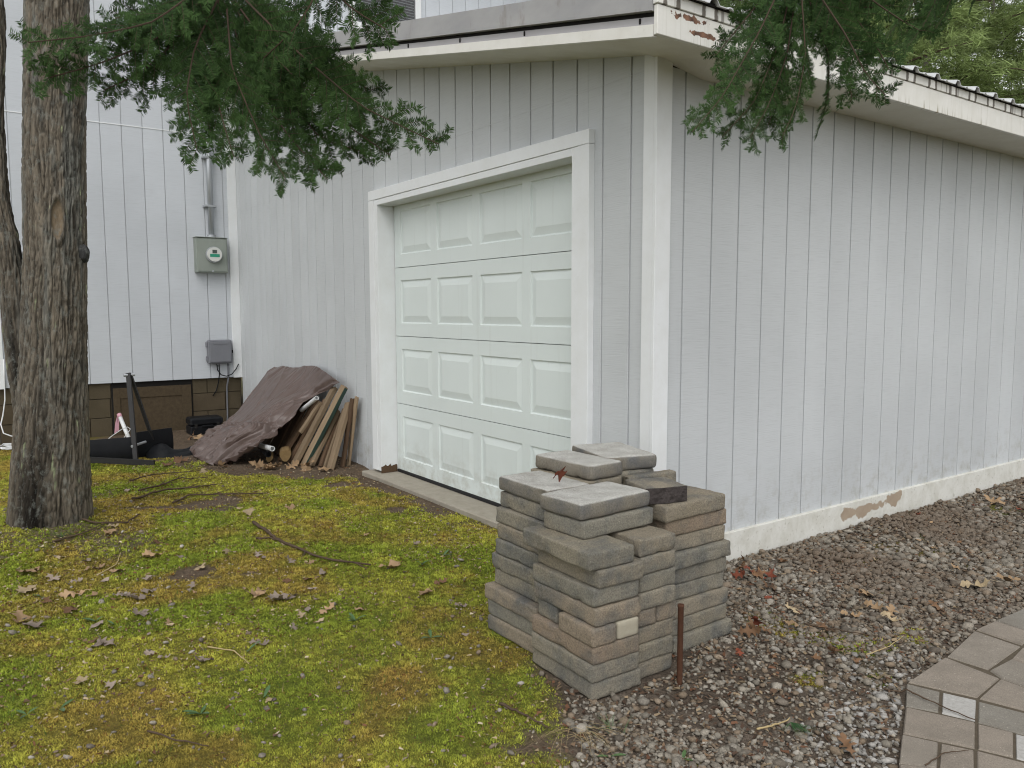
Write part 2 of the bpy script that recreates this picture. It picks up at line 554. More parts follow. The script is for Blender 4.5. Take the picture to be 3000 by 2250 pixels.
    t.col(c).bump(t.noise((90, 90, 22), 6, 0.7), 0.7, 0.01)
    M['bark'] = t.m
    t = NT('twig_bark', 0.9, 0.15)
    t.col(t.mix(t.noise((40, 40, 40), 5, 0.7), (0.045, 0.031, 0.021), (0.125, 0.088, 0.060)))
    M['twig'] = t.m
    t = NT('fir_bark', 0.9, 0.15)
    t.col(t.mix(t.noise((50, 50, 25), 5, 0.7), (0.035, 0.026, 0.019), (0.095, 0.068, 0.048))).bump(t.noise((60, 60, 20), 5), 0.6, 0.01)
    M['firbark'] = t.m
    t = NT('pine_bark', 0.95, 0.1)
    t.col(t.mix(t.noise((14, 14, 5), 5, 0.7), (0.085, 0.075, 0.065), (0.21, 0.19, 0.165))).bump(t.noise((30, 30, 8), 4), 0.6, 0.02)
    M['pinebark'] = t.m
    # dead leaves
    for nm, a, b in (('leaf_tan', (0.36, 0.25, 0.145), (0.26, 0.165, 0.09)), ('leaf_brown', (0.20, 0.115, 0.06), (0.12, 0.065, 0.035)),
                     ('leaf_grey', (0.31, 0.25, 0.20), (0.20, 0.16, 0.13)), ('leaf_red', (0.20, 0.06, 0.03), (0.12, 0.03, 0.018)),
                     ('leaf_pale', (0.40, 0.32, 0.20), (0.31, 0.235, 0.14))):
        t = NT(nm, 0.7, 0.25)
        c = t.mix(t.noise(30, 4), a, b)
        c = t.mix(1.0, c, t.ramp(t.rand(), [(0, 0.75), (1, 1.2)]), 'MULTIPLY')
        t.col(c)
        M[nm] = t.m
    # tarp
    t = NT('tarp_plastic', 0.36, 0.5)
    x = t.noise(5, 4)
    t.col(t.mix(x, (0.080, 0.055, 0.047), (0.135, 0.096, 0.083))).bump(t.noise((9, 9, 14), 3, 0.5), 0.2, 0.02)
    M['tarp'] = t.m
    # weathered lumber
    def wood(name, a, b):
        t = NT(name, 0.85, 0.2)
        g = t.noise((45, 45, 4), 5, 0.6, obj=True)
        c = t.mix(g, a, b)
        c = t.mix(1.0, c, t.ramp(t.rand(), [(0, 0.7), (1, 1.2)]), 'MULTIPLY')
        t.col(c).bump(g, 0.3, 0.003)
        return t.m
    M['wood'] = wood('weathered_wood', (0.17, 0.118, 0.07), (0.33, 0.25, 0.165))
    M['wood_dark'] = wood('dark_wood', (0.07, 0.042, 0.024), (0.14, 0.09, 0.055))
    t = NT('green_wood_paint', 0.7, 0.3)
    t.col(t.mix(t.noise(20, 4), (0.02, 0.045, 0.035), (0.04, 0.07, 0.055)))
    M['green'] = t.m
    t = NT('log_wood', 0.85, 0.2)
    t.col(t.mix(t.noise(30, 4), (0.16, 0.10, 0.045), (0.30, 0.21, 0.10)))
    M['log'] = t.m
    t = NT('white_plastic', 0.35, 0.45)
    t.col((0.66, 0.67, 0.67))
    M['pvc'] = t.m
    t = NT('black_plastic', 0.45, 0.4)
    t.b.inputs['Specular IOR Level'].default_value = 0.15
    t.col(t.mix(t.noise(12, 5), (0.006, 0.0065, 0.008), (0.015, 0.016, 0.018)))
    M['black'] = t.m
    t = NT('black_steel', 0.5, 0.4, 0.2)
    t.col(t.mix(t.noise(15, 5), (0.012, 0.012, 0.013), (0.030, 0.028, 0.026)))
    M['steel'] = t.m
    t = NT('rust', 0.9, 0.2)
    t.col(t.mix(t.noise(60, 5, 0.7), (0.045, 0.022, 0.014), (0.11, 0.05, 0.028))).bump(t.noise(120, 4), 0.4, 0.002)
    M['rust'] = t.m
    t = NT('pink_tape', 0.5, 0.3)
    t.col((0.55, 0.30, 0.36))
    M['pink'] = t.m
    t = NT('meter_box_paint', 0.6, 0.35)
    t.col(t.mix(t.noise((8, 8, 5), 5, 0.65), (0.205, 0.235, 0.205), (0.29, 0.315, 0.285)))
    M['meterbox'] = t.m
    t = NT('grey_box_plastic', 0.5, 0.35)
    t.col(t.mix(t.noise((8, 8, 5), 5, 0.65), (0.145, 0.15, 0.165), (0.19, 0.195, 0.215)))
    M['greybox'] = t.m
    t = NT('galvanised_conduit', 0.4, 0.5, 0.5)
    t.col(t.mix(t.noise((20, 20, 6), 4), (0.33, 0.35, 0.37), (0.48, 0.50, 0.52)))
    M['conduit'] = t.m
    t = NT('meter_face', 0.25, 0.5)
    t.col((0.60, 0.61, 0.58))
    M['meterface'] = t.m
    t = NT('meter_green_label', 0.5, 0.3)
    t.col((0.03, 0.27, 0.17))
    M['metergreen'] = t.m
    t = NT('meter_display', 0.3, 0.5)
    t.col((0.06, 0.08, 0.07))
    M['meterlcd'] = t.m
    t = NT('meter_glass', 0.03, 0.5)
    t.b.inputs["Transmission Weight"].default_value = 1.0
    t.b.inputs["IOR"].default_value = 1.3
    t.col((1, 1, 1))
    M['dome'] = t.m
    # window: thin pane that mirrors the trees and lets the blind through
    t = NT('window_pane', 0.02, 0.5)
    gl = t.node("ShaderNodeBsdfGlossy")
    gl.inputs["Roughness"].default_value = 0.01
    trn = t.node("ShaderNodeBsdfTransparent")
    fr = t.node("ShaderNodeFresnel")
    fr.inputs["IOR"].default_value = 1.45
    mx = t.node("ShaderNodeMixShader")
    t.l.new(fr.outputs[0], mx.inputs[0])
    t.l.new(trn.outputs[0], mx.inputs[1])
    t.l.new(gl.outputs[0], mx.inputs[2])
    t.l.new(mx.outputs[0], t.n["Material Output"].inputs["Surface"])
    M['pane'] = t.m
    t = NT('blind_slats', 0.6, 0.3)
    t.col((0.22, 0.25, 0.25))
    M['blind'] = t.m
    t = NT('green_leaf', 0.5, 0.35)
    t.col(t.mix(t.noise(30, 3), (0.05, 0.105, 0.03), (0.10, 0.17, 0.07)))
    M['weed'] = t.m
    t = NT('dry_straw', 0.7, 0.25)
    t.col((0.40, 0.31, 0.16))
    M['straw'] = t.m
    t = NT('pine_green', 0.55, 0.3)
    t.col((0.035, 0.10, 0.03))
    M['pinegreen'] = t.m
    t = NT('bedding_sand', 0.95, 0.1)
    t.col(t.mix(t.noise(60, 4, 0.7), (0.06, 0.048, 0.034), (0.14, 0.118, 0.088)))
    M['sand'] = t.m
make_materials()

# ------------------------------------------------------------------ ground
CAMX, CAMY = 2.6833, -2.7268

def gz(x, y):
    x, y = np.asarray(x, float), np.asarray(y, float)
    z = 0.022 * (fbm(x * 1.6, y * 1.6, 0, 3, 3) - 0.5)
    right = sstep(-0.8, 0.0, x)
    z = z - 0.048 * sstep(-0.9, 0.45, y) * right * (1 - 0.75 * sstep(0.7, 1.2, x))
    z = z - 0.055 * sstep(4.3, 6.2, -x)
    z = z + 0.10 * np.exp(-(((x + 2.55) ** 2 + (y + 2.32) ** 2) / 0.22)) - 0.012
    z = z - 0.030 * sstep(0.34, 0.14, np.abs(y)) * sstep(-3.3, -3.05, x) * sstep(-0.2, -0.45, x)
    # level bed beneath the paver stack, so its lowest course rests on it
    bed = sstep(0.16, 0.0, np.maximum(np.abs(x - 0.48) - 0.40, np.abs(y + 0.66) - 0.46))
    z = z * (1 - bed) + (-0.004 - 0.018 * sstep(-0.75, -0.45, y)) * bed
    return z

def gz1(x, y):
    return float(gz(np.array([x]), np.array([y]))[0])

def s_gravel(x, y):
    return (x - 0.53) * 0.51 + (y + 1.08) * 0.86

PEDGE_Y = np.array([-1.3, -0.80, -0.622, -0.468, -0.30, -0.135, 0.177, 0.52, 0.69, 0.924, 1.6, 9.0])
PEDGE_X = np.array([1.93, 1.68, 1.589, 1.511, 1.433, 1.348, 1.325, 1.27, 1.275, 1.286, 1.36, 1.5])
def patio_x(y):
    return np.interp(y, PEDGE_Y, PEDGE_X)

DIRT_X = np.array([-7.0, -5.2, -3.93, -2.93, -2.18, -1.17, -0.6, 0.0])
DIRT_Y = np.array([-1.55, -1.35, -1.15, -0.40, -0.20, -0.20, -0.25, -0.5])
def moss_mask(x, y):
    n = fbm(x * 3.1, y * 3.1, 0, 21, 4) - 0.5
    a = sstep(0.04, -0.10, s_gravel(x, y) + 0.35 * n)
    d = np.interp(x, DIRT_X, DIRT_Y)
    a = a * sstep(0.10, -0.14, (y - d) + 0.55 * n)
    # trodden soil round the tree foot, bare spots
    tr = np.hypot(x + 2.15, y + 2.2)
    a = a * (0.25 + 0.75 * sstep(0.15, 0.5, tr + 0.7 * n))
    a = a * sstep(0.20, 0.30, fbm(x * 2.2 + 5, y * 2.2, 0, 77, 4))
    return a

def rust_mask(x, y):
    r = 0.72 * sstep(0.51, 0.70, fbm(x * 2.6 + 9, y * 2.6 + 2, 0, 41, 5) + 0.09 * sstep(-0.3, -1.6, x))
    st = np.exp(-(((x - 0.42) * 0.75 + (y + 1.66) * -0.66) / 0.30) ** 2 - (((x - 0.42) * 0.66 + (y + 1.66) * 0.75) / 0.06) ** 2)
    return np.clip(r + 0.8 * st * (0.4 + vnoise(x * 8, y * 8, 0, 4)), 0, 1)

def moss_col(x, y):
    a = fbm(x * 2.6, y * 2.6, 0, 91, 4)[:, None]
    g = np.array([0.225, 0.275, 0.036])
    yl = np.array([0.350, 0.342, 0.056])
    ru = np.array([0.350, 0.215, 0.065])
    c = g + (yl - g) * sstep(0.36, 0.64, a)
    near = sstep(0.9, 0.2, np.hypot(x - 0.2, y + 1.3))[:, None] * 0.6
    c = c * (1 - near) + np.array([0.225, 0.270, 0.038]) * near
    r = rust_mask(x, y)[:, None]
    return c * (1 - 0.75 * r) + ru * 0.75 * r

def build_ground():
    xs = np.concatenate([np.linspace(-90, -7.6, 16), np.arange(-7.5, 2.4, 0.035), np.linspace(2.5, 90, 18)])
    ys = np.concatenate([np.linspace(-60, -3.6, 14), np.arange(-3.5, 6.0, 0.035), np.linspace(6.1, 110, 18)])
    X, Y = np.meshgrid(xs, ys, indexing='ij')
    x, y = X.ravel(), Y.ravel()
    z = gz(x, y)
    mm = moss_mask(x, y)
    n = fbm(x * 5, y * 5, 0, 8, 4)[:, None]
    soil = np.array([0.085, 0.060, 0.040]) + (np.array([0.145, 0.108, 0.075]) - np.array([0.085, 0.060, 0.040])) * n
    gsoil = np.array([0.070, 0.054, 0.040]) + np.array([0.075, 0.062, 0.050]) * n
    g = sstep(-0.05, 0.1, s_gravel(x, y))[:, None]
    c = soil * (1 - g) + gsoil * g
    far = ((x < -7.5) | (y > 6.0) | (x > 2.45) | (y < -3.5))
    mm = np.where(far, 0.55, mm)
    mcol = moss_col(x, y) * 0.42
    # little mossy cushions in the gravel
    cush = sstep(0.70, 0.76, fbm(x * 2.7 + 3, y * 2.7 + 1, 0, 55, 3)) * (g[:, 0] > 0.5) * 0.8
    mm = np.maximum(mm, cush)
    c = c * (1 - mm[:, None]) + mcol * mm[:, None]
    nx, ny = len(xs), len(ys)
    I = np.arange(nx * ny).reshape(nx, ny)
    F = np.stack([I[:-1, :-1], I[1:, :-1], I[1:, 1:], I[:-1, 1:]], -1).reshape(-1, 4)
    me = fast_mesh("ground", np.stack([x, y, z], 1), F)
    color_attr(me, c)
    smooth(me)
    o = add("ground", me, M['ground'])
    tag(o, "mossy yard soil sloping gently round the garage", None, None, 'structure')
    return o
build_ground()

# ------------------------------------------------------------------ moss tufts
def in_view(x, y, marg=0.80):
    dx, dy = x - CAMX, y - CAMY
    f = -0.816 * dx + 0.578 * dy
    r = 0.578 * dx + 0.816 * dy
    return (f > 0.6) & (np.abs(r) < f * marg + 0.25)

def build_moss():
    N = 980000
    x = rng.uniform(-6.4, 1.25, N)
    y = rng.uniform(-3.45, -0.1, N)
    k = in_view(x, y, 1.0)
    x, y = x[k], y[k]
    d = np.hypot(x - CAMX, y - CAMY)
    k = rng.random(len(x)) < np.minimum(1.0, (2.4 / d) ** 1.6)
    x, y = x[k], y[k]
    k = rng.random(len(x)) < moss_mask(x, y) * 1.05
    x, y = x[k], y[k]
    # cushions of moss in the gravel
    xs2, ys2 = rng.uniform(0.6, 1.5, 40000), rng.uniform(-1.4, 0.9, 40000)
    cu = (fbm(xs2 * 2.7 + 3, ys2 * 2.7 + 1, 0, 55, 3) > 0.73) & (xs2 < patio_x(ys2) - 0.03)
    x, y = np.concatenate([x, xs2[cu]]), np.concatenate([y, ys2[cu]])
    n = len(x)
    B = 4
    d = np.hypot(x - CAMX, y - CAMY)
    lump = 0.45 * fbm(x * 13, y * 13, 0, 61, 3) + 0.55 * vnoise(x * 42, y * 42, 0, 62)
    hgt = (0.0025 + 0.010 * lump) * rng.uniform(0.7, 1.3, n) * np.clip(d / 3.2, 0.85, 1.5)
    z = gz(x, y) - 0.002
    col = moss_col(x, y) * (0.45 + 1.25 * lump[:, None]) * rng.uniform(0.6, 1.45, (n, 1))
    fl = rng.random(n) < 0.04
    col[fl] = np.array([0.21, 0.085, 0.03]) * rng.uniform(0.6, 1.2, (fl.sum(), 1))
    V = np.empty((n, B, 3, 3), np.float32)
    for b in range(B):
        th = rng.uniform(0, 2 * np.pi, n)
        ln = rng.uniform(0.3, 1.5, n)
        w = 0.0019 * np.clip(d / 2.4, 0.9, 2.4) * rng.uniform(0.7, 1.4, n)
        ca, sa = np.cos(th), np.sin(th)
        ox, oy = rng.normal(0, 0.004, n), rng.normal(0, 0.004, n)
        V[:, b, 0] = np.stack([x + ox - sa * w, y + oy + ca * w, z], 1)
        V[:, b, 1] = np.stack([x + ox + sa * w, y + oy - ca * w, z], 1)
        V[:, b, 2] = np.stack([x + ox + ca * hgt * ln, y + oy + sa * hgt * ln, z + hgt * rng.uniform(0.6, 1.1, n)], 1)
    V = V.reshape(-1, 3)
    C_ = np.repeat(col, B * 3, 0)
    # thin grass blades that come up through it
    G_ = 9000
    gx, gy = rng.uniform(-4.5, 1.2, G_), rng.uniform(-2.9, -0.2, G_)
    k = in_view(gx, gy) & (rng.random(G_) < moss_mask(gx, gy) * (0.15 + 1.1 * sstep(0.5, 0.68, fbm(gx * 3, gy * 3, 0, 19, 3))))
    gx, gy = gx[k], gy[k]
    m = len(gx)
    th, hh = rng.uniform(0, 2 * np.pi, m), rng.uniform(0.012, 0.040, m)
    gz_ = gz(gx, gy)
    ln = rng.uniform(0.2, 1.1, m) * hh
    w = 0.0013
    GV = np.stack([np.stack([gx - np.sin(th) * w, gy + np.cos(th) * w, gz_], 1), np.stack([gx + np.sin(th) * w, gy - np.cos(th) * w, gz_], 1),
                   np.stack([gx + np.cos(th) * ln, gy + np.sin(th) * ln, gz_ + hh * 0.8], 1)], 1).reshape(-1, 3)
    gc = np.where(rng.random((m, 1)) < 0.25, np.array([[0.34, 0.27, 0.13]]), np.array([[0.11, 0.19, 0.035]])) * rng.uniform(0.6, 1.2, (m, 1))
    V = np.concatenate([V, GV])
    C_ = np.concatenate([C_, np.repeat(gc, 3, 0)])
    F = np.arange(len(V)).reshape(-1, 3)
    me = fast_mesh("moss", V, F)
    color_attr(me, C_)
    o = add("moss", me, M['moss'])
    tag(o, "low yellow-green and rusty moss carpet over the yard", "moss", None, 'stuff')
build_moss()

# ------------------------------------------------------------------ gravel
ICO_V = []
_p = (1 + 5 ** 0.5) / 2
for a in (-1, 1):
    for b in (-_p, _p):
        ICO_V += [(0, a, b), (a, b, 0), (b, 0, a)]
ICO_V = np.array(ICO_V) / math.sqrt(1 + _p * _p)
def _ico_faces():
    from itertools import combinations
    D2 = ((ICO_V[:, None] - ICO_V[None]) ** 2).sum(-1)
    e = D2[D2 > 1e-6].min() * 1.01
    f = []
    for i, j, k in combinations(range(12), 3):
        if D2[i, j] < e and D2[j, k] < e and D2[i, k] < e:
            n = np.cross(ICO_V[j] - ICO_V[i], ICO_V[k] - ICO_V[i])
            f.append((i, j, k) if n @ ICO_V[i] > 0 else (i, k, j))
    return np.array(f)
ICO_F = _ico_faces()

def stones(x, y, size, col, lift=0.25):
    n = len(x)
    V = np.repeat(ICO_V[None], n, 0) * rng.uniform(0.72, 1.25, (n, 12, 1))
    V = V * np.stack([rng.uniform(0.8, 1.35, n), rng.uniform(0.6, 1.0, n), rng.uniform(0.4, 0.75, n)], 1)[:, None]
    a, t = rng.uniform(0, 2 * np.pi, n), rng.normal(0, 0.35, n)
    ct, st = np.cos(t)[:, None], np.sin(t)[:, None]
    V = np.stack([V[..., 0] * ct - V[..., 2] * st, V[..., 1], V[..., 0] * st + V[..., 2] * ct], -1)
    ca, sa = np.cos(a)[:, None], np.sin(a)[:, None]
    V = np.stack([V[..., 0] * ca - V[..., 1] * sa, V[..., 0] * sa + V[..., 1] * ca, V[..., 2]], -1)
    V = V * (size * 0.5)[:, None, None]
    V = V + np.stack([x, y, gz(x, y) + size * lift * rng.uniform(0.2, 1.2, n)], 1)[:, None]
    F = (ICO_F[None] + 12 * np.arange(n)[:, None, None]).reshape(-1, 3)
    return V.reshape(-1, 3), F, np.repeat(col, 12, 0)

def stone_cols(n):
    base = np.array([[0.265, 0.238, 0.195], [0.212, 0.188, 0.152], [0.315, 0.285, 0.238], [0.205, 0.158, 0.112], [0.155, 0.132, 0.106], [0.25, 0.20, 0.148], [0.38, 0.352, 0.305]])
    w = np.array([0.25, 0.22, 0.12, 0.16, 0.10, 0.11, 0.04])
    return base[rng.choice(len(base), n, p=w / w.sum())] * rng.uniform(0.6, 1.1, (n, 1))

def in_stack(x, y, m=0.0):
    return (x > 0.10 - m) & (x < 0.85 + m) & (y > -1.10 - m) & (y < -0.24 + m) & ~((x > 0.66) & (y > -0.64 + m))

def build_gravel():
    N = 92000
    x = rng.uniform(0.0, 2.0, N)
    y = -1.7 + 8.7 * rng.random(N) ** 1.75
    d = np.hypot(x - CAMX, y - CAMY)
    s = s_gravel(x, y)
    n = fbm(x * 2.4, y * 2.4, 0, 33, 4)
    keep = (x < patio_x(y) - 0.008) & ~in_stack(x, y, -0.01) & ((x > 0.03) | (y < -0.02))
    keep &= in_view(x, y, 1.0)
    keep &= rng.random(N) < sstep(-0.02, 0.16, s + 0.25 * (n - 0.5))
    keep &= rng.random(N) < (0.40 + 0.60 * sstep(0.30, 0.46, n))
    x, y, d = x[keep], y[keep], d[keep]
    size = np.clip(rng.lognormal(np.log(0.0145), 0.42, len(x)), 0.006, 0.042) * np.clip(d / 3.2, 0.95, 1.4)
    col = stone_cols(len(x))
    # paler washed stones close to the path
    pale = sstep(0.40, 0.05, patio_x(y) - x) * sstep(0.3, -0.5, y)
    k = rng.random(len(x)) < pale * 0.55
    col[k] = np.array([0.33, 0.315, 0.29]) * rng.uniform(0.6, 1.15, (k.sum(), 1))
    brown = sstep(-0.4, 0.6, y)[:, None] * (0.35 + 0.45 * sstep(1.0, 0.3, x))[:, None] * sstep(0.3, 0.7, vnoise(x * 2, y * 2, 0, 71))[:, None]
    col = col * (1 - brown) + np.array([0.15, 0.115, 0.085]) * brown
    V, F, C_ = stones(x, y, size, col)
    me = fast_mesh("gravel", V, F)
    color_attr(me, C_)
    o = add("gravel", me, M['stone'])
    tag(o, "grey and tan gravel between the garage wall and the paved path", "gravel", None, 'stuff')
    # loose pebbles that lie in the moss
    N = 1500
    x, y = rng.uniform(-3.6, 1.1, N), rng.uniform(-2.8, -0.3, N)
    w = 0.18 + 0.8 * sstep(0.9, 0.1, np.abs(s_gravel(x, y))) + 0.9 * sstep(-1.6, -2.1, y)
    k = (s_gravel(x, y) < 0.05) & (rng.random(N) < w) & in_view(x, y)
    x, y = x[k], y[k]
    size = np.clip(rng.lognormal(np.log(0.013), 0.4, len(x)), 0.006, 0.032)
    V, F, C_ = stones(x, y, size, stone_cols(len(x)) * 1.1, 0.35)
    me = fast_mesh("pebbles", V, F)
    color_attr(me, C_)
    o = add("pebbles", me, M['stone'])
    tag(o, "small pale pebbles sprinkled over the moss", "pebbles", None, 'stuff')
build_gravel()

def build_litter():
    """chips, crumbled leaf and twig bits too small to pick apart"""
    N = 60000
    x, y = rng.uniform(-4.5, 1.5, N), rng.uniform(-2.9, 5.0, N)
    k = in_view(x, y) & (x < patio_x(y) - 0.02) & ~in_stack(x, y, 0.0) & ((y < -0.06) | (x > 0.05))
    n = fbm(x * 2.2, y * 2.2, 0, 13, 3)
    k &= rng.random(N) < np.where(s_gravel(x, y) > 0, 0.97, 0.40 + 0.6 * sstep(0.46, 0.60, n))
    x, y = x[k], y[k]
    n = len(x)
    g = s_gravel(x, y) > 0
    ln = np.where(g, rng.uniform(0.006, 0.028, n), rng.uniform(0.004, 0.020, n))
    w = np.where(g, rng.uniform(0.003, 0.012, n), rng.uniform(0.0015, 0.006, n))
    a = rng.uniform(0, np.pi, n)
    z = gz(x, y) + np.where(g, rng.uniform(0.004, 0.014, n), rng.uniform(0.004, 0.012, n))
    ca, sa = np.cos(a), np.sin(a)
    V = np.empty((n, 4, 3))
    for i, (p, q) in enumerate(((-1, -1), (1, -0.6), (0.8, 1), (-0.7, 0.8))):
        V[:, i] = np.stack([x + ca * ln * p * 0.5 - sa * w * q * 0.5, y + sa * ln * p * 0.5 + ca * w * q * 0.5, z + rng.normal(0, 0.003, n)], 1)
    base = np.array([[0.12, 0.075, 0.048], [0.17, 0.115, 0.072], [0.075, 0.047, 0.032], [0.25, 0.19, 0.12], [0.14, 0.07, 0.04]])
    bm = np.array([[0.36, 0.28, 0.17], [0.25, 0.17, 0.10], [0.16, 0.08, 0.04], [0.44, 0.37, 0.25], [0.12, 0.075, 0.05]])
    i = rng.integers(0, 5, n)
    c = np.where(g[:, None], base[i], bm[i]) * rng.uniform(0.7, 1.2, (n, 1))
    me = fast_mesh("leaf_litter", V.reshape(-1, 3), np.arange(4 * n).reshape(-1, 4))
    color_attr(me, np.repeat(c, 4, 0))
    o = add("leaf_litter", me, M['litter'])
    tag(o, "crumbled brown leaf and chip litter on the gravel and moss", "litter", None, 'stuff')
build_litter()

# ------------------------------------------------------------------ paved path
def build_patio():
    pieces = {
        1: [(1.275, 0.692), (1.286, 0.924), (1.44, 0.90), (1.43, 0.685)],
        2: [(1.271, 0.530), (1.275, 0.681), (1.425, 0.672), (1.443, 0.516)],
        3: [(1.273, 0.515), (1.446, 0.502), (1.465, 0.193), (1.327, 0.183)],
        4: [(1.325, 0.174), (1.520, 0.155), (1.539, -0.051), (1.348, -0.130)],
        5: [(1.350, -0.140), (1.447, -0.108), (1.514, -0.251), (1.431, -0.297)],
        6: [(1.453, -0.105), (1.545, -0.070), (1.606, -0.213), (1.520, -0.248)],
        7: [(1.435, -0.305), (1.610, -0.222), (1.678, -0.374), (1.512, -0.464)],
        8: [(1.514, -0.472), (1.601, -0.428), (1.666, -0.566), (1.589, -0.625)],
        9: [(1.606, -0.425), (1.680, -0.385), (1.748, -0.530), (1.671, -0.568)],
        10: [(1.522, 0.150), (1.700, 0.150), (1.705, -0.005), (1.544, -0.052)],
        11: [(1.549, -0.072), (1.745, -0.010), (1.800, -0.155), (1.612, -0.215)],
        12: [(1.616, -0.222), (1.704, -0.190), (1.764, -0.335), (1.684, -0.370)],
        13: [(1.708, -0.189), (1.800, -0.158), (1.858, -0.300), (1.769, -0.334)],
        14: [(1.684, -0.381), (1.850, -0.312), (1.915, -0.455), (1.752, -0.530)],
        15: [(1.469, 0.192), (1.474, 0.352), (1.620, 0.340), (1.640, 0.158), (1.521, 0.160)],
        16: [(1.470, 0.358), (1.450, 0.500), (1.610, 0.490), (1.618, 0.345)],
        17: [(1.593, -0.630), (1.668, -0.573), (1.735, -0.710), (1.665, -0.775)],
        18: [(1.673, -0.573), (1.750, -0.536), (1.815, -0.680), (1.740, -0.715)],
        19: [(1.757, -0.532), (1.915, -0.460), (1.985, -0.600), (1.820, -0.682)],
    }
    pale = {6, 13}
    o0 = Vector((1.61, -0.22))
    u, v = Vector((0.905, 0.425)), Vector((0.425, -0.905))
    extra = []
    import itertools
    def inside(p, poly):
        c = False
        for i in range(len(poly)):
            a, b = poly[i], poly[i - 1]
            if (a[1] > p[1]) != (b[1] > p[1]) and p[0] < (b[0] - a[0]) * (p[1] - a[1]) / (b[1] - a[1]) + a[0]:
                c = not c
        return c
    for i, j in itertools.product(range(0, 8), range(-14, 6)):
        p0 = o0 + u * (0.192 * i) + v * (0.165 * j)
        q = [p0, p0 + u * 0.187, p0 + u * 0.187 + v * 0.160, p0 + v * 0.160]
        q = [(p.x, p.y) for p in q]
        test = [(p0 + u * (0.187 * a) + v * (0.16 * b)) for a in (0.02, 0.35, 0.65, 0.98) for b in (0.02, 0.35, 0.65, 0.98)]
        if any(inside((p.x, p.y), poly) for p in test for poly in pieces.values()) or any(p.x < patio_x(p.y) + 0.01 for p in test):
            continue
        extra.append(q)
    # smaller pieces close what the regular ones leave open
    for i, j in itertools.product(range(0, 13), range(-24, 12)):
        p0 = o0 + u * (0.096 * i) + v * (0.0825 * j)
        q = [(p.x, p.y) for p in (p0, p0 + u * 0.092, p0 + u * 0.092 + v * 0.079, p0 + v * 0.079)]
        test = [(p0 + u * (0.092 * a) + v * (0.079 * b)) for a in (0.1, 0.5, 0.9) for b in (0.1, 0.5, 0.9)]
        if any(inside((p.x, p.y), poly) for p in test for poly in list(pieces.values()) + extra) or any(p.x < patio_x(p.y) + 0.005 for p in test):
            continue
        extra.append(q)
    bed = [(float(patio_x(t)) + 0.004, t) for t in np.linspace(-1.25, 2.4, 50)] + [(3.4, 2.6), (3.4, -1.2)]
    base = MB().prism(bed, -0.06, -0.0055).build("paved_path", M['sand'])
    tag(base, "curved concrete paver path at the edge of the gravel", None, None, 'structure')
    def paver(poly, mat, dz):
        c = Vector((sum(p[0] for p in poly) / len(poly), sum(p[1] for p in poly) / len(poly)))
        def inset(d):
            r = []
            for p in poly:
                w = c - Vector(p)
                r.append(tuple(Vector(p) + w.normalized() * d * 1.4))
            return r
        a, b, t = inset(0.0008), inset(0.0012), inset(0.005)
        n = len(poly)
        V = [(x, y, -0.045) for x, y in a] + [(x, y, -0.006 + dz) for x, y in b] + [(x, y, 0.0 + dz + random.uniform(-0.001, 0.001)) for x, y in t]
        F = [tuple(range(2 * n, 3 * n))]
        for r in (0, 1):
            F += [(r * n + i, r * n + (i + 1) % n, (r + 1) * n + (i + 1) % n, (r + 1) * n + i) for i in range(n)]
        o = add("paver", mesh_from("paver", V, F), mat, base)
        fix_normals(o)
        return o
    for k, p in pieces.items():
        o = paver(p, M['patio_pale'] if k in pale else M['patio'], random.uniform(-0.002, 0.003))
        if k in pale:
            o["label"] = "whitish square paver among the tan ones"
    for p in extra:
        paver(p, M['patio_pale'] if random.random() < 0.06 else M['patio'], random.uniform(-0.002, 0.003))
build_patio()

# ------------------------------------------------------------------ garage
S8 = 0.2032
SL = 0.2165
def z_s(x):            # underside of the rake soffit
    return 2.433 - SL * x
def zwall(x):
    return 2.4385 - 0.2197 * x

GB = 6.35              # back of the garage
OXL, OXR, OZ = -2.893, -0.573, 2.067      # clear door opening

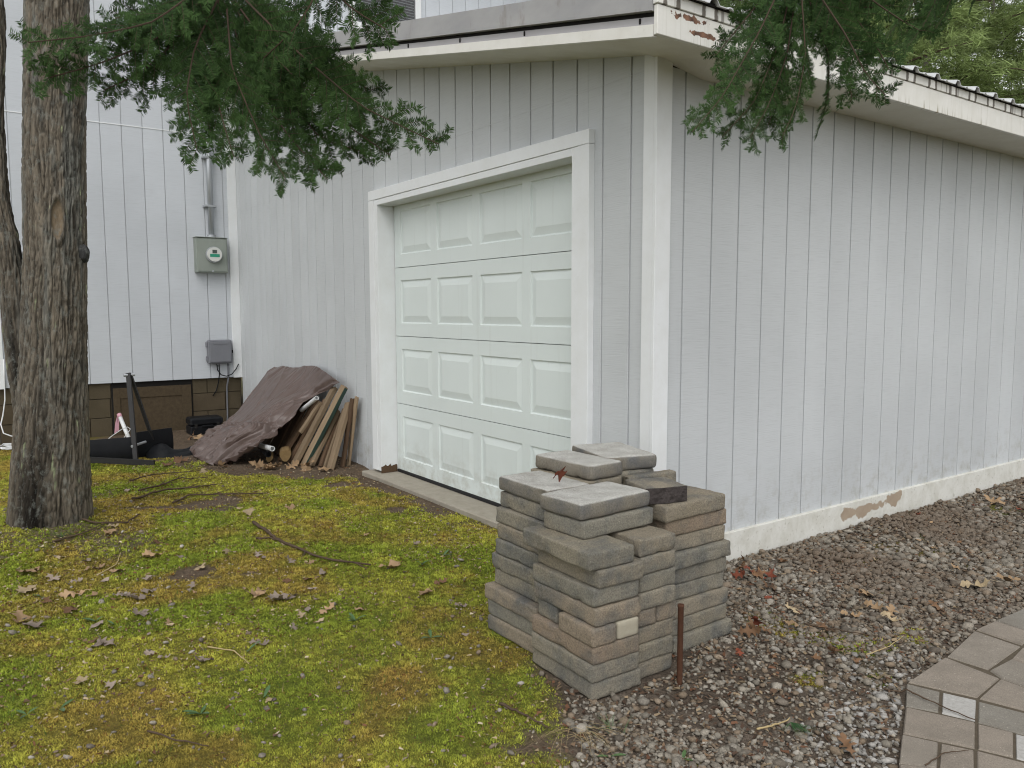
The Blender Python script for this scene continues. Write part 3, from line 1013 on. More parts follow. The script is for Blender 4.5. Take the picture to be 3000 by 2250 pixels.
def build_garage():
    g = empty("garage", (0, 0, 0), "attached garage with grey grooved siding, white trim and a sloping metal roof", "garage")
    # --- front wall
    m = MB()
    def slab(xa, xb, za):
        m.hexa([(xa, 0.008, za), (xb, 0.008, za), (xb, 0.06, za), (xa, 0.06, za),
                (xa, 0.008, zwall(xa) + 0.02), (xb, 0.008, zwall(xb) + 0.02), (xb, 0.06, zwall(xb) + 0.02), (xa, 0.06, zwall(xa) + 0.02)])
    slab(-6.60, OXL - 0.06, -0.06)
    slab(OXL - 0.06, OXR + 0.06, OZ + 0.03)
    slab(OXR + 0.06, -0.014, -0.06)
    fw = m.build("front_wall", M['groove'], g)
    cuts = [-0.001] + [-0.169 - k * S8 for k in range(32)] + [-6.60]
    for a, b in zip(cuts[:-1], cuts[1:]):
        xb, xa = a - 0.0052, b + 0.0052
        segs = []
        if xb < OXL - 0.09 or xa > OXR + 0.09:
            segs.append((xa, xb, -0.05))
        else:
            lo, hi = OXL - 0.09, OXR + 0.09
            if xa < lo:
                segs += [(xa, lo, -0.05), (lo, xb, OZ + 0.06)]
            elif xb > hi:
                segs += [(xa, hi, OZ + 0.06), (hi, xb, -0.05)]
            else:
                segs.append((xa, xb, OZ + 0.06))
        mb = MB()
        for p, q, zb in segs:
            c = 0.0022
            zt0, zt1 = zwall(p), zwall(q)
            # chamfered long edges towards the groove
            v = [(p + c, 0, zb), (q - c, 0, zb), (q, c, zb), (q, 0.012, zb), (p, 0.012, zb), (p, c, zb)]
            v += [(x, y, zwall(x)) for x, y, _ in v]
            mb.addvf(v, [(0, 1, 7, 6), (1, 2, 8, 7), (2, 3, 9, 8), (4, 5, 11, 10), (5, 0, 6, 11), (0, 5, 4, 3, 2, 1), (6, 7, 8, 9, 10, 11)])
        mb.build("siding_board", M['siding'], fw)
    MB().box(-6.585, -0.07, -0.0012, 0.003, 2.3835, 2.3868).build("seam_flashing", M['siding'], fw)
    # --- side wall
    sw = MB().box(-0.06, -0.008, 0.008, GB, -0.06, 2.40).build("side_wall", M['groove'], g)
    ys = [0.02] + [0.1933 + k * S8 for k in range(31)]
    shared = None
    for a, b in zip(ys[:-1], ys[1:]):
        ya, yb = a + 0.0052, b - 0.0052
        if shared is not None and abs(b - a - S8) < 1e-4:
            o = add("siding_board", shared, None, sw, (0, ya, 0))
            continue
        c = 0.0022
        v = [(0, c, -0.05), (0, yb - ya - c, -0.05), (-c, yb - ya, -0.05), (-0.012, yb - ya, -0.05), (-0.012, 0, -0.05), (-c, 0, -0.05)]
        v += [(x, y, 2.40) for x, y, _ in v]
        me = mesh_from("siding_board", v, [(0, 1, 7, 6), (1, 2, 8, 7), (2, 3, 9, 8), (4, 5, 11, 10), (5, 0, 6, 11), (0, 5, 4, 3, 2, 1), (6, 7, 8, 9, 10, 11)])
        o = add("siding_board", me, M['siding'], sw, (0, ya, 0))
        if abs(b - a - S8) < 1e-4:
            shared = me
    MB().hexa([(-6.6, GB - 0.05, -0.06), (-0.065, GB - 0.05, -0.06), (-0.065, GB, -0.06), (-6.6, GB, -0.06), (-6.6, GB - 0.05, zwall(-6.6)), (-0.065, GB - 0.05, zwall(-0.065)), (-0.065, GB, zwall(-0.065)), (-6.6, GB, zwall(-6.6))]).build("back_wall", M['siding'], g)
    # --- corner boards, baseboard
    MB().cbox(0.0, 0.020, -0.020, 0.082, -0.05, 2.44, 0.0018).build("corner_board", M['trim'], g)
    MB().cbox(-0.068, -0.0006, -0.018, 0.0005, -0.05, 2.46, 0.0018).build("corner_board", M['trim'], g)
    for a, b in ((0.0835, 3.898), (3.901, GB)):
        o = MB().cbox(-0.004, 0.021, a, b, -0.07, 0.096, 0.003).build("baseboard", M['base'], g)
    # --- soffits
    xs = [-6.59, -4.4, -2.2, 0.0]
    m = MB()
    for a, b in zip(xs[:-1], xs[1:]):
        m.hexa([(a, -0.344, z_s(a)), (b, -0.344, z_s(b)), (b, 0.006, z_s(b) + 0.004), (a, 0.006, z_s(a) + 0.004),
                (a, -0.344, z_s(a) + 0.012), (b, -0.344, z_s(b) + 0.012), (b, 0.006, z_s(b) + 0.016), (a, 0.006, z_s(a) + 0.016)])
    m.build("rake_soffit", M['soffit'], g)
    yy = [-0.344, 0.0, 0.3, GB]
    zi = [2.433, 2.425, 2.376, 2.376]
    zo = [2.366, 2.368, 2.369, 2.369]
    v, f = [], []
    for y, a, b in zip(yy, zi, zo):
        v += [(0.0, y, a), (0.336, y, b), (0.336, y, b + 0.012), (0.0, y, a + 0.012)]
    for i in range(3):
        for k in range(4):
            f.append((i * 4 + k, i * 4 + (k + 1) % 4, i * 4 + 4 + (k + 1) % 4, i * 4 + 4 + k))
    f += [(0, 1, 2, 3), (15, 14, 13, 12)]
    fix_normals(MB().addvf(v, f).build("eave_soffit", M['soffit'], g))
    # --- rake fascia layers
    def rake(name, y0, y1, a, b, mat, x1=0.334):
        x0 = -6.588
        return MB().hexa([(x0, y0, z_s(x0) + a), (x1, y0, z_s(x1) + a), (x1, y1, z_s(x1) + a), (x0, y1, z_s(x0) + a),
                          (x0, y0, z_s(x0) + b), (x1, y0, z_s(x1) + b), (x1, y1, z_s(x1) + b), (x0, y1, z_s(x0) + b)]).build(name, mat, g)
    rake("rake_fascia", -0.366, -0.345, -0.002, 0.045, M['fascia'])
    rake("flashing_strip", -0.356, -0.345, 0.0455, 0.077, M['flash2'])
    rake("shadow_gap", -0.349, -0.345, 0.0775, 0.096, M['dark'])
    rake("rake_flashing", -0.378, -0.340, 0.0965, 0.207, M['flash'])
    for x in (0.25, -0.55, -1.15, -1.75, -2.35, -2.95, -3.55, -4.2, -5.0):
        zz = z_s(x) + 0.052
        MB().cbox(x - 0.004, x + 0.004, -0.362, -0.354, zz, zz + 0.022, 0.001).build("clip", M['dark'], g)
    # --- eave fascia, drip strip, ribbed metal
    MB().cbox(0.336, 0.356, -0.366, GB, 2.364, 2.480, 0.002).build("eave_fascia", M['eave_fascia'], g)
    MB().cbox(0.336, 0.363, -0.372, GB, 2.4815, 2.527, 0.002).build("drip_strip", M['drip'], g)
    def zr(x):
        return 2.615 - SL * x
    prof = []
    y = -0.33
    while y < GB:
        prof += [(y, 0), (y + 0.018, 0.024), (y + 0.046, 0.024), (y + 0.064, 0.0), (y + 0.12, 0.0), (y + 0.126, 0.006), (y + 0.142, 0.006), (y + 0.148, 0.0)]
        y += 0.2286
    n = len(prof)
    v = []
    for x in (0.392, -6.58):
        for t in (0.0, -0.004):
            v += [(x, p, zr(x) + h + t) for p, h in prof]
    f = []
    for i in range(n - 1):
        f += [(i, i + 1, 2 * n + i + 1, 2 * n + i), (n + i, 3 * n + i, 3 * n + i + 1, n + i + 1), (i, n + i, n + i + 1, i + 1)]
    fix_normals(MB().addvf(v, f).build("metal_roof", M['roof'], g))
    MB().box(0.30, 0.372, -0.33, GB, 2.5275, 2.541).build("eave_closure", M['dark'], g)
    # roof deck that closes the shell
    MB().hexa([(-6.58, -0.335, zr(-6.58) - 0.08), (0.28, -0.335, zr(0.28) - 0.08), (0.28, GB, zr(0.28) - 0.08), (-6.58, GB, zr(-6.58) - 0.08),
               (-6.58, -0.335, zr(-6.58) - 0.012), (0.28, -0.335, zr(0.28) - 0.012), (0.28, GB, zr(0.28) - 0.012), (-6.58, GB, zr(-6.58) - 0.012)]).build("roof_deck", M['hatch'], g)
    # --- door casing and jambs
    MB().cbox(-3.037, -2.9475, -0.040, 0.001, 0.012, 2.1085, 0.002).build("door_casing", M['trim'], g)
    MB().cbox(-0.5195, -0.433, -0.040, 0.001, -0.02, 2.1085, 0.002).build("door_casing", M['trim'], g)
    MB().cbox(-3.037, -0.433, -0.0405, 0.001, 2.110, 2.182, 0.002).build("door_casing", M['trim'], g)
    MB().cbox(-2.9465, OXL, -0.036, 0.16, 0.012, 2.1085, 0.0015).build("door_jamb", M['trim'], g)
    MB().cbox(OXR, -0.5205, -0.036, 0.16, -0.02, 2.1085, 0.0015).build("door_jamb", M['trim'], g)
    MB().cbox(OXL + 0.001, OXR - 0.001, -0.0355, 0.16, OZ, 2.1085, 0.0015).build("door_jamb", M['trim'], g)
    # rotten foot of the jamb
    n = 15
    tops = [0.035 + 0.035 * vnoise(np.array([k * 0.9]), np.array([0.3]), 0, 5)[0] + random.uniform(-0.006, 0.006) for k in range(n)]
    v, f = [], []
    for k in range(n):
        y = -0.0385 + 0.14 * k / (n - 1)
        v += [(OXL + 0.0022, y, -0.004), (OXL + 0.0022, y, tops[k]), (OXL - 0.004, y, tops[k] + 0.003)]
    for k in range(n - 1):
        f += [(3 * k, 3 * k + 3, 3 * k + 4, 3 * k + 1), (3 * k + 1, 3 * k + 4, 3 * k + 5, 3 * k + 2)]
    MB().addvf(v, f).build("rotten_jamb_foot", M['wood_dark'], g)
    # --- overhead door: four sections, four raised panels in each
    DY = 0.106
    zb = [0.019, 0.544, 1.070, 1.595, 2.12]
    px = [-2.792, -2.237, -1.678, -1.126]
    pw, dx0, dx1 = 0.467, OXL + 0.007, OXR - 0.004
    panel_me = None
    for i in range(4):
        z0, z1 = zb[i] + 0.0022, zb[i + 1] - 0.0022
        p0, p1 = zb[i] + 0.100, zb[i] + 0.428
        m = MB()
        xsn = [dx0] + [q for x in px for q in (x, x + pw)] + [dx1]
        zsn = [z0, p0, p1, z1]
        nx, nz = len(xsn), 4
        v = [(x, DY, z) for z in zsn for x in xsn]
        f = []
        for b in range(3):
            for a in range(nx - 1):
                if b == 1 and a % 2 == 1:
                    continue
                f.append((b * nx + a, b * nx + a + 1, (b + 1) * nx + a + 1, (b + 1) * nx + a))
        m.addvf(v, f)
        # lipped long edges and body
        m.addvf([(dx0, DY, z0), (dx1, DY, z0), (dx1, DY + 0.04, z0 - 0.001), (dx0, DY + 0.04, z0 - 0.001),
                 (dx0, DY, z1), (dx1, DY, z1), (dx1, DY + 0.04, z1 + 0.001), (dx0, DY + 0.04, z1 + 0.001)],
                [(0, 3, 2, 1), (4, 5, 6, 7), (2, 3, 7, 6), (0, 4, 7, 3), (1, 2, 6, 5)])
        sec = m.build("door_section", M['door'], g)
        if panel_me is None:
            h = p1 - p0
            rings = [(0, 0.0), (0.0045, 0.009), (0.010, 0.010), (0.052, 0.0015), (0.056, 0.0005)]
            v, f = [], []
            for ins, dep in rings:
                v += [(ins, dep, ins), (pw - ins, dep, ins), (pw - ins, dep, h - ins), (ins, dep, h - ins)]
            for r in range(len(rings) - 1):
                for k in range(4):
                    f.append((r * 4 + k, r * 4 + (k + 1) % 4, r * 4 + 4 + (k + 1) % 4, r * 4 + 4 + k))
            q = (len(rings) - 1) * 4
            f.append((q, q + 1, q + 2, q + 3))
            panel_me = mesh_from("raised_panel", v, f)
        for x in px:
            add("raised_panel", panel_me, M['door'], sec, (x, DY, p0))
    MB().box(OXL - 0.03, OXR + 0.03, DY + 0.045, DY + 0.06, -0.02, 2.12).build("door_backing", M['dark'], g)
    MB().cbox(OXL + 0.004, OXR - 0.004, DY - 0.004, DY + 0.035, -0.006, 0.018, 0.004).build("bottom_seal", M['rubber'], g)
    MB().cbox(-3.09, -0.40, -0.115, 0.20, -0.14, -0.0065, 0.006).build("concrete_sill", M['concrete'], g)
    MB().box(-0.40, 0.012, 0.02, 0.20, -0.2, -0.055).build("concrete_footing", M['concrete'], g)
    return g
build_garage()

# ------------------------------------------------------------------ house
HX = -6.608
HY0, HY1, HTOP = -2.42, 5.3, 6.0
def build_house():
    h = empty("house", (HX, 0, 0), "pale grey two-storey house wall behind the garage and the trees", "house")
    hp = lambda mb, name, mat, par=None: _at(mb.build(name, mat, par or h), par)
    def _at(o, par):
        if par is None:
            o.location = (-HX, 0, 0)     # meshes below are written in world coordinates
        return o
    MBx = MB
    wall = hp(MBx().box(HX - 3.6, HX - 0.008, HY0 + 0.02, HY1, 0.511, HTOP), "wall", M['groove'])
    g0 = -0.5501
    ys = sorted([g0 + k * S8 for k in range(-9, 29)])
    ys = [HY0 + 0.01] + [y for y in ys if HY0 + 0.05 < y < HY1 - 0.05] + [HY1]
    sh = {}
    for a, b in zip(ys[:-1], ys[1:]):
        for z0, z1, lo in ((0.508, 3.213, True), (3.217, HTOP, False)):
            if lo and a > 0.0:
                continue
            ya, yb = a + 0.0042, b - 0.0042
            key = (round(yb - ya, 4), lo)
            if key not in sh:
                c, L = 0.0022, yb - ya
                v = [(HX, c, z0), (HX, L - c, z0), (HX - c, L, z0), (HX - 0.012, L, z0), (HX - 0.012, 0, z0), (HX - c, 0, z0)]
                v += [(x, y, z1) for x, y, _ in v]
                sh[key] = mesh_from("siding_board", v, [(0, 1, 7, 6), (1, 2, 8, 7), (2, 3, 9, 8), (4, 5, 11, 10), (5, 0, 6, 11), (0, 5, 4, 3, 2, 1), (6, 7, 8, 9, 10, 11)])
            add("siding_board", sh[key], M['siding_house'], wall, (0, ya, 0))
    MBx().box(HX - 0.003, HX + 0.005, HY0 + 0.09, -0.10, 3.2085, 3.217).build("seam_flashing", M['trim'], wall)
    hp(MBx().cbox(HX - 0.003, HX + 0.020, HY0, HY0 + 0.092, 0.50, HTOP, 0.002), "corner_board", M['trim'])
    hp(MBx().cbox(HX - 0.003, HX + 0.021, -0.098, -0.0005, 0.502, 3.83, 0.002), "corner_board", M['trim'])
    hp(MBx().cbox(HX - 3.6, HX + 0.45, HY0 - 0.4, HY1 + 0.4, HTOP, HTOP + 0.16, 0.004), "eave", M['trim'])
    hp(MBx().hexa([(HX + 0.5, HY0 - 0.45, HTOP + 0.165), (HX + 0.5, HY1 + 0.45, HTOP + 0.165), (HX - 3.6, HY1 + 0.45, HTOP + 1.6), (HX - 3.6, HY0 - 0.45, HTOP + 1.6),
                   (HX + 0.5, HY0 - 0.45, HTOP + 0.22), (HX + 0.5, HY1 + 0.45, HTOP + 0.22), (HX - 3.6, HY1 + 0.45, HTOP + 1.66), (HX - 3.6, HY0 - 0.45, HTOP + 1.66)]), "roof", M['flash'])
    # foundation of concrete blocks, hatch to the crawl space
    fd = hp(MBx().box(HX - 3.6, HX - 0.052, HY0 + 0.03, 0.0, -0.3, 0.5085), "foundation", M['mortar'])
    HA, HB = -1.375, -0.545
    tops = [0.505, 0.336, 0.133, -0.07]
    for ci, (zt, zl) in enumerate(zip(tops, tops[1:] + [-0.27])):
        edges = [HY0 + 0.035]
        y = HY0 + 0.035 + (0.2 if ci % 2 else 0.4)
        while y < -0.02:
            edges.append(y)
            y += 0.4
        edges.append(-0.003)
        for a, b in zip(edges[:-1], edges[1:]):
            for lo, hi in ((a, min(b, HA)), (max(a, HB), b)):
                if hi - lo > 0.04:
                    MBx().cbox(HX - 0.07, HX - 0.038 + random.uniform(-0.0015, 0.0015), lo + 0.004, hi - 0.004, zl + 0.004, zt - 0.003, 0.003).build("block", M['block'], fd)
    hp(MBx().box(HX - 0.05, HX - 0.0375, HA + 0.004, HB - 0.004, -0.2, 0.502), "hatch_opening", M['dark'])
    ht = hp(MBx().cbox(HX - 0.04, HX - 0.022, HA + 0.018, HA + 0.085, -0.12, 0.445, 0.002)
            .cbox(HX - 0.04, HX - 0.022, HB - 0.117, HB - 0.018, -0.12, 0.445, 0.002)
            .cbox(HX - 0.04, HX - 0.0215, HA + 0.0855, HB - 0.1175, 0.332, 0.446, 0.002), "hatch_frame", M['hatch'])
    hp(MBx().cbox(HX - 0.037, HX - 0.030, HA + 0.084, HB - 0.116, -0.12, 0.333, 0.001), "hatch_panel", M['hatch'])
    # upper window with a slatted blind
    wy0, wy1, wz0, wz1 = 1.42, 2.41, 4.72, 5.75
    b = 0.082
    w = hp(MBx().cbox(HX, HX + 0.045, wy0, wy0 + b, wz0, wz1, 0.003).cbox(HX, HX + 0.045, wy1 - b, wy1, wz0, wz1, 0.003)
           .cbox(HX, HX + 0.044, wy0 + b, wy1 - b, wz1 - b, wz1, 0.003).cbox(HX, HX + 0.055, wy0 - 0.02, wy1 + 0.02, wz0 - 0.02, wz0 + 0.062, 0.003), "window", M['pvc'])
    MBx().box(HX + 0.001, HX + 0.004, wy0 + b, wy1 - b, wz0 + 0.06, wz1 - b).build("dark_room", M['dark'], w)
    MBx().box(HX + 0.030, HX + 0.033, wy0 + b - 0.002, wy1 - b + 0.002, wz0 + 0.06, wz1 - b + 0.002).build("pane", M['pane'], w)
    z = wz0 + 0.085
    slat = None
    while z < wz1 - b:
        if slat is None:
            y0_, y1_ = wy0 + b + 0.006, wy1 - b - 0.006
            slat = mesh_from("blind_slat", [(HX + 0.007, y0_, 0.008), (HX + 0.007, y1_, 0.008), (HX + 0.022, y1_, -0.007), (HX + 0.022, y0_, -0.007),
                                            (HX + 0.007, y0_, 0.0092), (HX + 0.007, y1_, 0.0092), (HX + 0.022, y1_, -0.0058), (HX + 0.022, y0_, -0.0058)],
                             [(0, 1, 2, 3), (4, 7, 6, 5), (0, 4, 5, 1), (2, 6, 7, 3), (1, 5, 6, 2), (3, 7, 4, 0)])
        add("blind_slat", slat, M['blind'], w, (0, 0, z))
        z += 0.034
build_house()

# ------------------------------------------------------------------ things on the house wall
def disc(mb, c, r, d0, d1, n=28):
    """short cylinder along +X at c"""
    v = [(c[0] + d, c[1] + math.cos(2 * math.pi * k / n) * r, c[2] + math.sin(2 * math.pi * k / n) * r) for d in (d0, d1) for k in range(n)]
    f = [tuple(range(n))[::-1], tuple(range(n, 2 * n))] + [(k, (k + 1) % n, n + (k + 1) % n, n + k) for k in range(n)]
    return mb.addvf(v, f)

def build_meter():
    e = empty("electric_meter", (HX, -0.316, 1.69), "green-grey electric meter box with round glass meter on the house wall", "meter box")
    def P(mb, name, mat, par=None, sm=False):
        o = mb.build(name, mat, par or e, sm)
        if par is None:
            o.location = (-HX, 0.316, -1.69)
        return fix_normals(o)
    P(MB().cbox(HX, HX + 0.12, -0.484, -0.149, 1.694, 2.079, 0.006), "box", M['meterbox'])
    P(MB().cbox(HX + 0.1205, HX + 0.126, -0.470, -0.163, 1.708, 2.066, 0.003), "cover", M['meterbox'])
    P(MB().cbox(HX - 0.001, HX + 0.134, -0.490, -0.143, 2.0795, 2.086, 0.002), "rain_lip", M['meterbox'])
    c = (HX + 0.126, -0.303, 1.893)
    mt = P(disc(MB(), c, 0.088, 0.0, 0.022), "meter_collar", M['conduit'])
    f1 = P(disc(MB(), c, 0.078, 0.0225, 0.05), "meter_face", M['meterface'])
    MB().cbox(c[0] + 0.0505, c[0] + 0.053, c[1] - 0.025, c[1] + 0.025, c[2] + 0.012, c[2] + 0.05, 0.001).build("meter_display", M['meterlcd'], f1)
    MB().cbox(c[0] + 0.0505, c[0] + 0.053, c[1] - 0.052, c[1] + 0.052, c[2] - 0.028, c[2] + 0.004, 0.001).build("green_label", M['metergreen'], f1)
    pr = [(0.0, 0.080), (0.05, 0.080), (0.075, 0.074), (0.088, 0.055), (0.094, 0.028), (0.096, 0.003)]
    n = 28
    v = [(c[0] + 0.023 + d, c[1] + math.cos(2 * math.pi * k / n) * r, c[2] + math.sin(2 * math.pi * k / n) * r) for d, r in pr for k in range(n)]
    f = [(i * n + k, i * n + (k + 1) % n, (i + 1) * n + (k + 1) % n, (i + 1) * n + k) for i in range(len(pr) - 1) for k in range(n)]
    cy = -0.300
    P(MB().tube([(HX + 0.055, cy, 2.086), (HX + 0.055, cy, 3.62)], 0.030, 14), "conduit", M['conduit'], None, True)
    P(disc(MB(), (HX, cy, 0), 0.001, 0, 0.001), "wall_plug", M['conduit']) if False else None
    P(MB().tube([(HX + 0.055, cy, 2.086), (HX + 0.055, cy, 2.115)], 0.046, 16), "hub", M['conduit'])
    for z in (2.42, 2.95):
        P(MB().cbox(HX, HX + 0.09, cy - 0.07, cy + 0.06, z, z + 0.022, 0.003), "strap", M['conduit'])
    P(MB().cbox(HX + 0.1265, HX + 0.137, -0.325, -0.307, 1.70, 1.722, 0.002), "lock", M['conduit'])

    e2 = empty("utility_box", (HX, -0.258, 0.67), "dark grey plastic utility box low on the house wall", "utility box")
    def Q(mb, name, mat, sm=False):
        o = mb.build(name, mat, e2, sm)
        o.location = (-HX, 0.258, -0.67)
        return fix_normals(o)
    Q(MB().cbox(HX, HX + 0.09, -0.388, -0.127, 0.673, 0.943, 0.014), "box", M['greybox'])
    Q(MB().cbox(HX + 0.0905, HX + 0.105, -0.378, -0.137, 0.688, 0.930, 0.010), "lid", M['greybox'])
    Q(MB().cbox(HX + 0.1055, HX + 0.109, -0.335, -0.18, 0.893, 0.912, 0.002), "lid_rib", M['greybox'])
    Q(MB().cbox(HX + 0.03, HX + 0.06, -0.1265, -0.108, 0.79, 0.825, 0.003), "latch", M['black'])
    Q(MB().cbox(HX + 0.02, HX + 0.07, -0.402, -0.3885, 0.70, 0.76, 0.003).cbox(HX + 0.02, HX + 0.07, -0.402, -0.3885, 0.86, 0.92, 0.003), "hinge", M['greybox'])
    Q(MB().tube([(HX + 0.04, -0.29, 0.673), (HX + 0.05, -0.285, 0.60), (HX + 0.05, -0.25, 0.545), (HX + 0.05, -0.19, 0.525), (HX + 0.05, -0.13, 0.545), (HX + 0.045, -0.08, 0.60), (HX + 0.04, -0.045, 0.66)], 0.006, 8), "cable", M['black'], True)
    Q(MB().tube([(HX + 0.04, -0.265, 0.673), (HX + 0.03, -0.262, 0.55), (HX - 0.015, -0.265, 0.45), (HX - 0.02, -0.29, 0.36), (HX - 0.02, -0.33, 0.30)], 0.006, 8), "cable", M['black'], True)
    Q(MB().tube([(HX + 0.035, -0.165, 0.673), (HX + 0.03, -0.165, 0.50), (HX - 0.02, -0.17, 0.40), (HX - 0.02, -0.175, 0.05), (HX - 0.01, -0.19, -0.06)], 0.009, 8), "cable", M['greybox'], True)
build_meter()

# ------------------------------------------------------------------ the big two-stemmed tree
def bark_tube(name, axis, parent, nseg=150, nang=150, amp=0.013, seed=0, base_flare=None, scar=None):
    """axis: list of (x, y, z, r). Displaced with plated, vertically furrowed bark."""
    A = np.array(axis, float)
    t = np.concatenate([[0], np.cumsum(np.linalg.norm(np.diff(A[:, :3], axis=0), axis=1))])
    tt = np.linspace(0, t[-1], nseg)
    # smooth interpolation
    def sm(col):
        c = np.interp(tt, t, A[:, col])
        k = np.ones(7) / 7
        p = np.concatenate([np.full(3, c[0]), c, np.full(3, c[-1])])
        return np.convolve(p, k, 'valid')
    X, Y, Zc, Rr = sm(0), sm(1), sm(2), sm(3)
    th = np.linspace(0, 2 * np.pi, nang, endpoint=False)
    TH, TT = np.meshgrid(th, tt)
    r0 = Rr[:, None]
    cx, cy = np.cos(TH), np.sin(TH)
    w = 0.35 * (fbm(cx * 2.2 + 3, cy * 2.2, TT * 1.6, seed + 5, 3) - 0.5)
    rid = np.abs(2 * fbm((cx + w) * 7.5, (cy + w) * 7.5, TT * 2.6, seed, 2) - 1)
    rid = np.minimum(rid, 0.9 * np.abs(2 * fbm((cx - w) * 10, (cy + w) * 10, TT * 4.2, seed + 3, 2) - 1) + 0.06)
    brk = np.abs(2 * fbm((cx + w) * 4.5, (cy - w) * 4.5, TT * 11.0, seed + 61, 2) - 1) + 0.05
    rid = np.minimum(rid, brk)
    fur = sstep(0.02, 0.16, rid)                    # 0 in a furrow
    fine = np.abs(2 * fbm((cx + w) * 20, (cy + w) * 20, TT * 15.0, seed + 9, 3) - 1)
    plate = fbm(cx * 9, cy * 9, TT * 5, seed + 31, 3)
    disp = amp * (fur * 1.0 + 0.55 * sstep(0, 0.3, fine) + 0.5 * plate - 1.0)
    if scar is not None:
        sth, st, sw, sh = scar
        d = np.sqrt((np.angle(np.exp(1j * (TH - sth))) / sw) ** 2 + ((TT - st) / sh) ** 2)
        lip = np.exp(-((d - 1.05) / 0.22) ** 2)
        core = sstep(1.0, 0.8, d)
        disp = disp * (1 - core) - 0.012 * core + 0.014 * lip
    else:
        core = np.zeros_like(TH)
    if base_flare is not None:
        zz = TT
        lob = 0.5 + 0.5 * np.cos(TH * 5 + 0.7) * 0.6 + 0.25 * np.cos(TH * 3 + 2)
        disp = disp + base_flare * np.exp(-zz / 0.16) * (0.35 + 0.65 * lob)
    rr = r0 + disp
    V = np.stack([X[:, None] + rr * cx, Y[:, None] + rr * cy, Zc[:, None] + 0 * rr], -1).reshape(-1, 3)
    I = np.arange(nseg * nang).reshape(nseg, nang)
    J = np.roll(I, -1, 1)
    F = np.stack([I[:-1], J[:-1], J[1:], I[1:]], -1).reshape(-1, 4)
    me = fast_mesh(name, V, F)
    smooth(me)
    k = (0.34 + 0.66 * fur) * (0.66 + 0.34 * sstep(0, 0.22, fine))
    k = k[..., None]
    a = np.array([0.158, 0.135, 0.105])
    lich = sstep(0.48, 0.66, fbm(cx * 3 + 7, cy * 3, TT * 2.2, seed + 50, 4))[..., None] * sstep(0.5, 1.4, Zc)[:, None, None]
    c = a * (1 - 0.65 * lich) + np.array([0.165, 0.170, 0.155]) * 0.65 * lich
    pl = plate[..., None]
    c = c * (0.8 + 0.4 * pl)
    pale = sstep(0.56, 0.7, fbm(cx * 4, cy * 4, TT * 3.1, seed + 80, 3))[..., None]
    c = c * (1 - 0.4 * pale) + np.array([0.20, 0.168, 0.125]) * 0.4 * pale
    spot = sstep(0.77, 0.80, fbm(cx * 8, cy * 8, TT * 9, seed + 90, 3))[..., None]
    c = c * (1 - spot) + np.array([0.33, 0.36, 0.22]) * spot
    c = c * k
    c = c * (1 - core[..., None]) + np.array([0.20, 0.155, 0.105]) * core[..., None]
    # rotten black stain at the foot, on one side
    st_ = np.exp(-((np.angle(np.exp(1j * (TH + 0.55)))) / 0.5) ** 2) * sstep(1.0, 0.35, TT + 0.5 * (fbm(cx * 5, cy * 5, TT * 4, 7, 3) - 0.5))
    c = c * (1 - 0.9 * st_[..., None])
    color_attr(me, c.reshape(-1, 3))
    return add(name, me, M['bark'], parent)

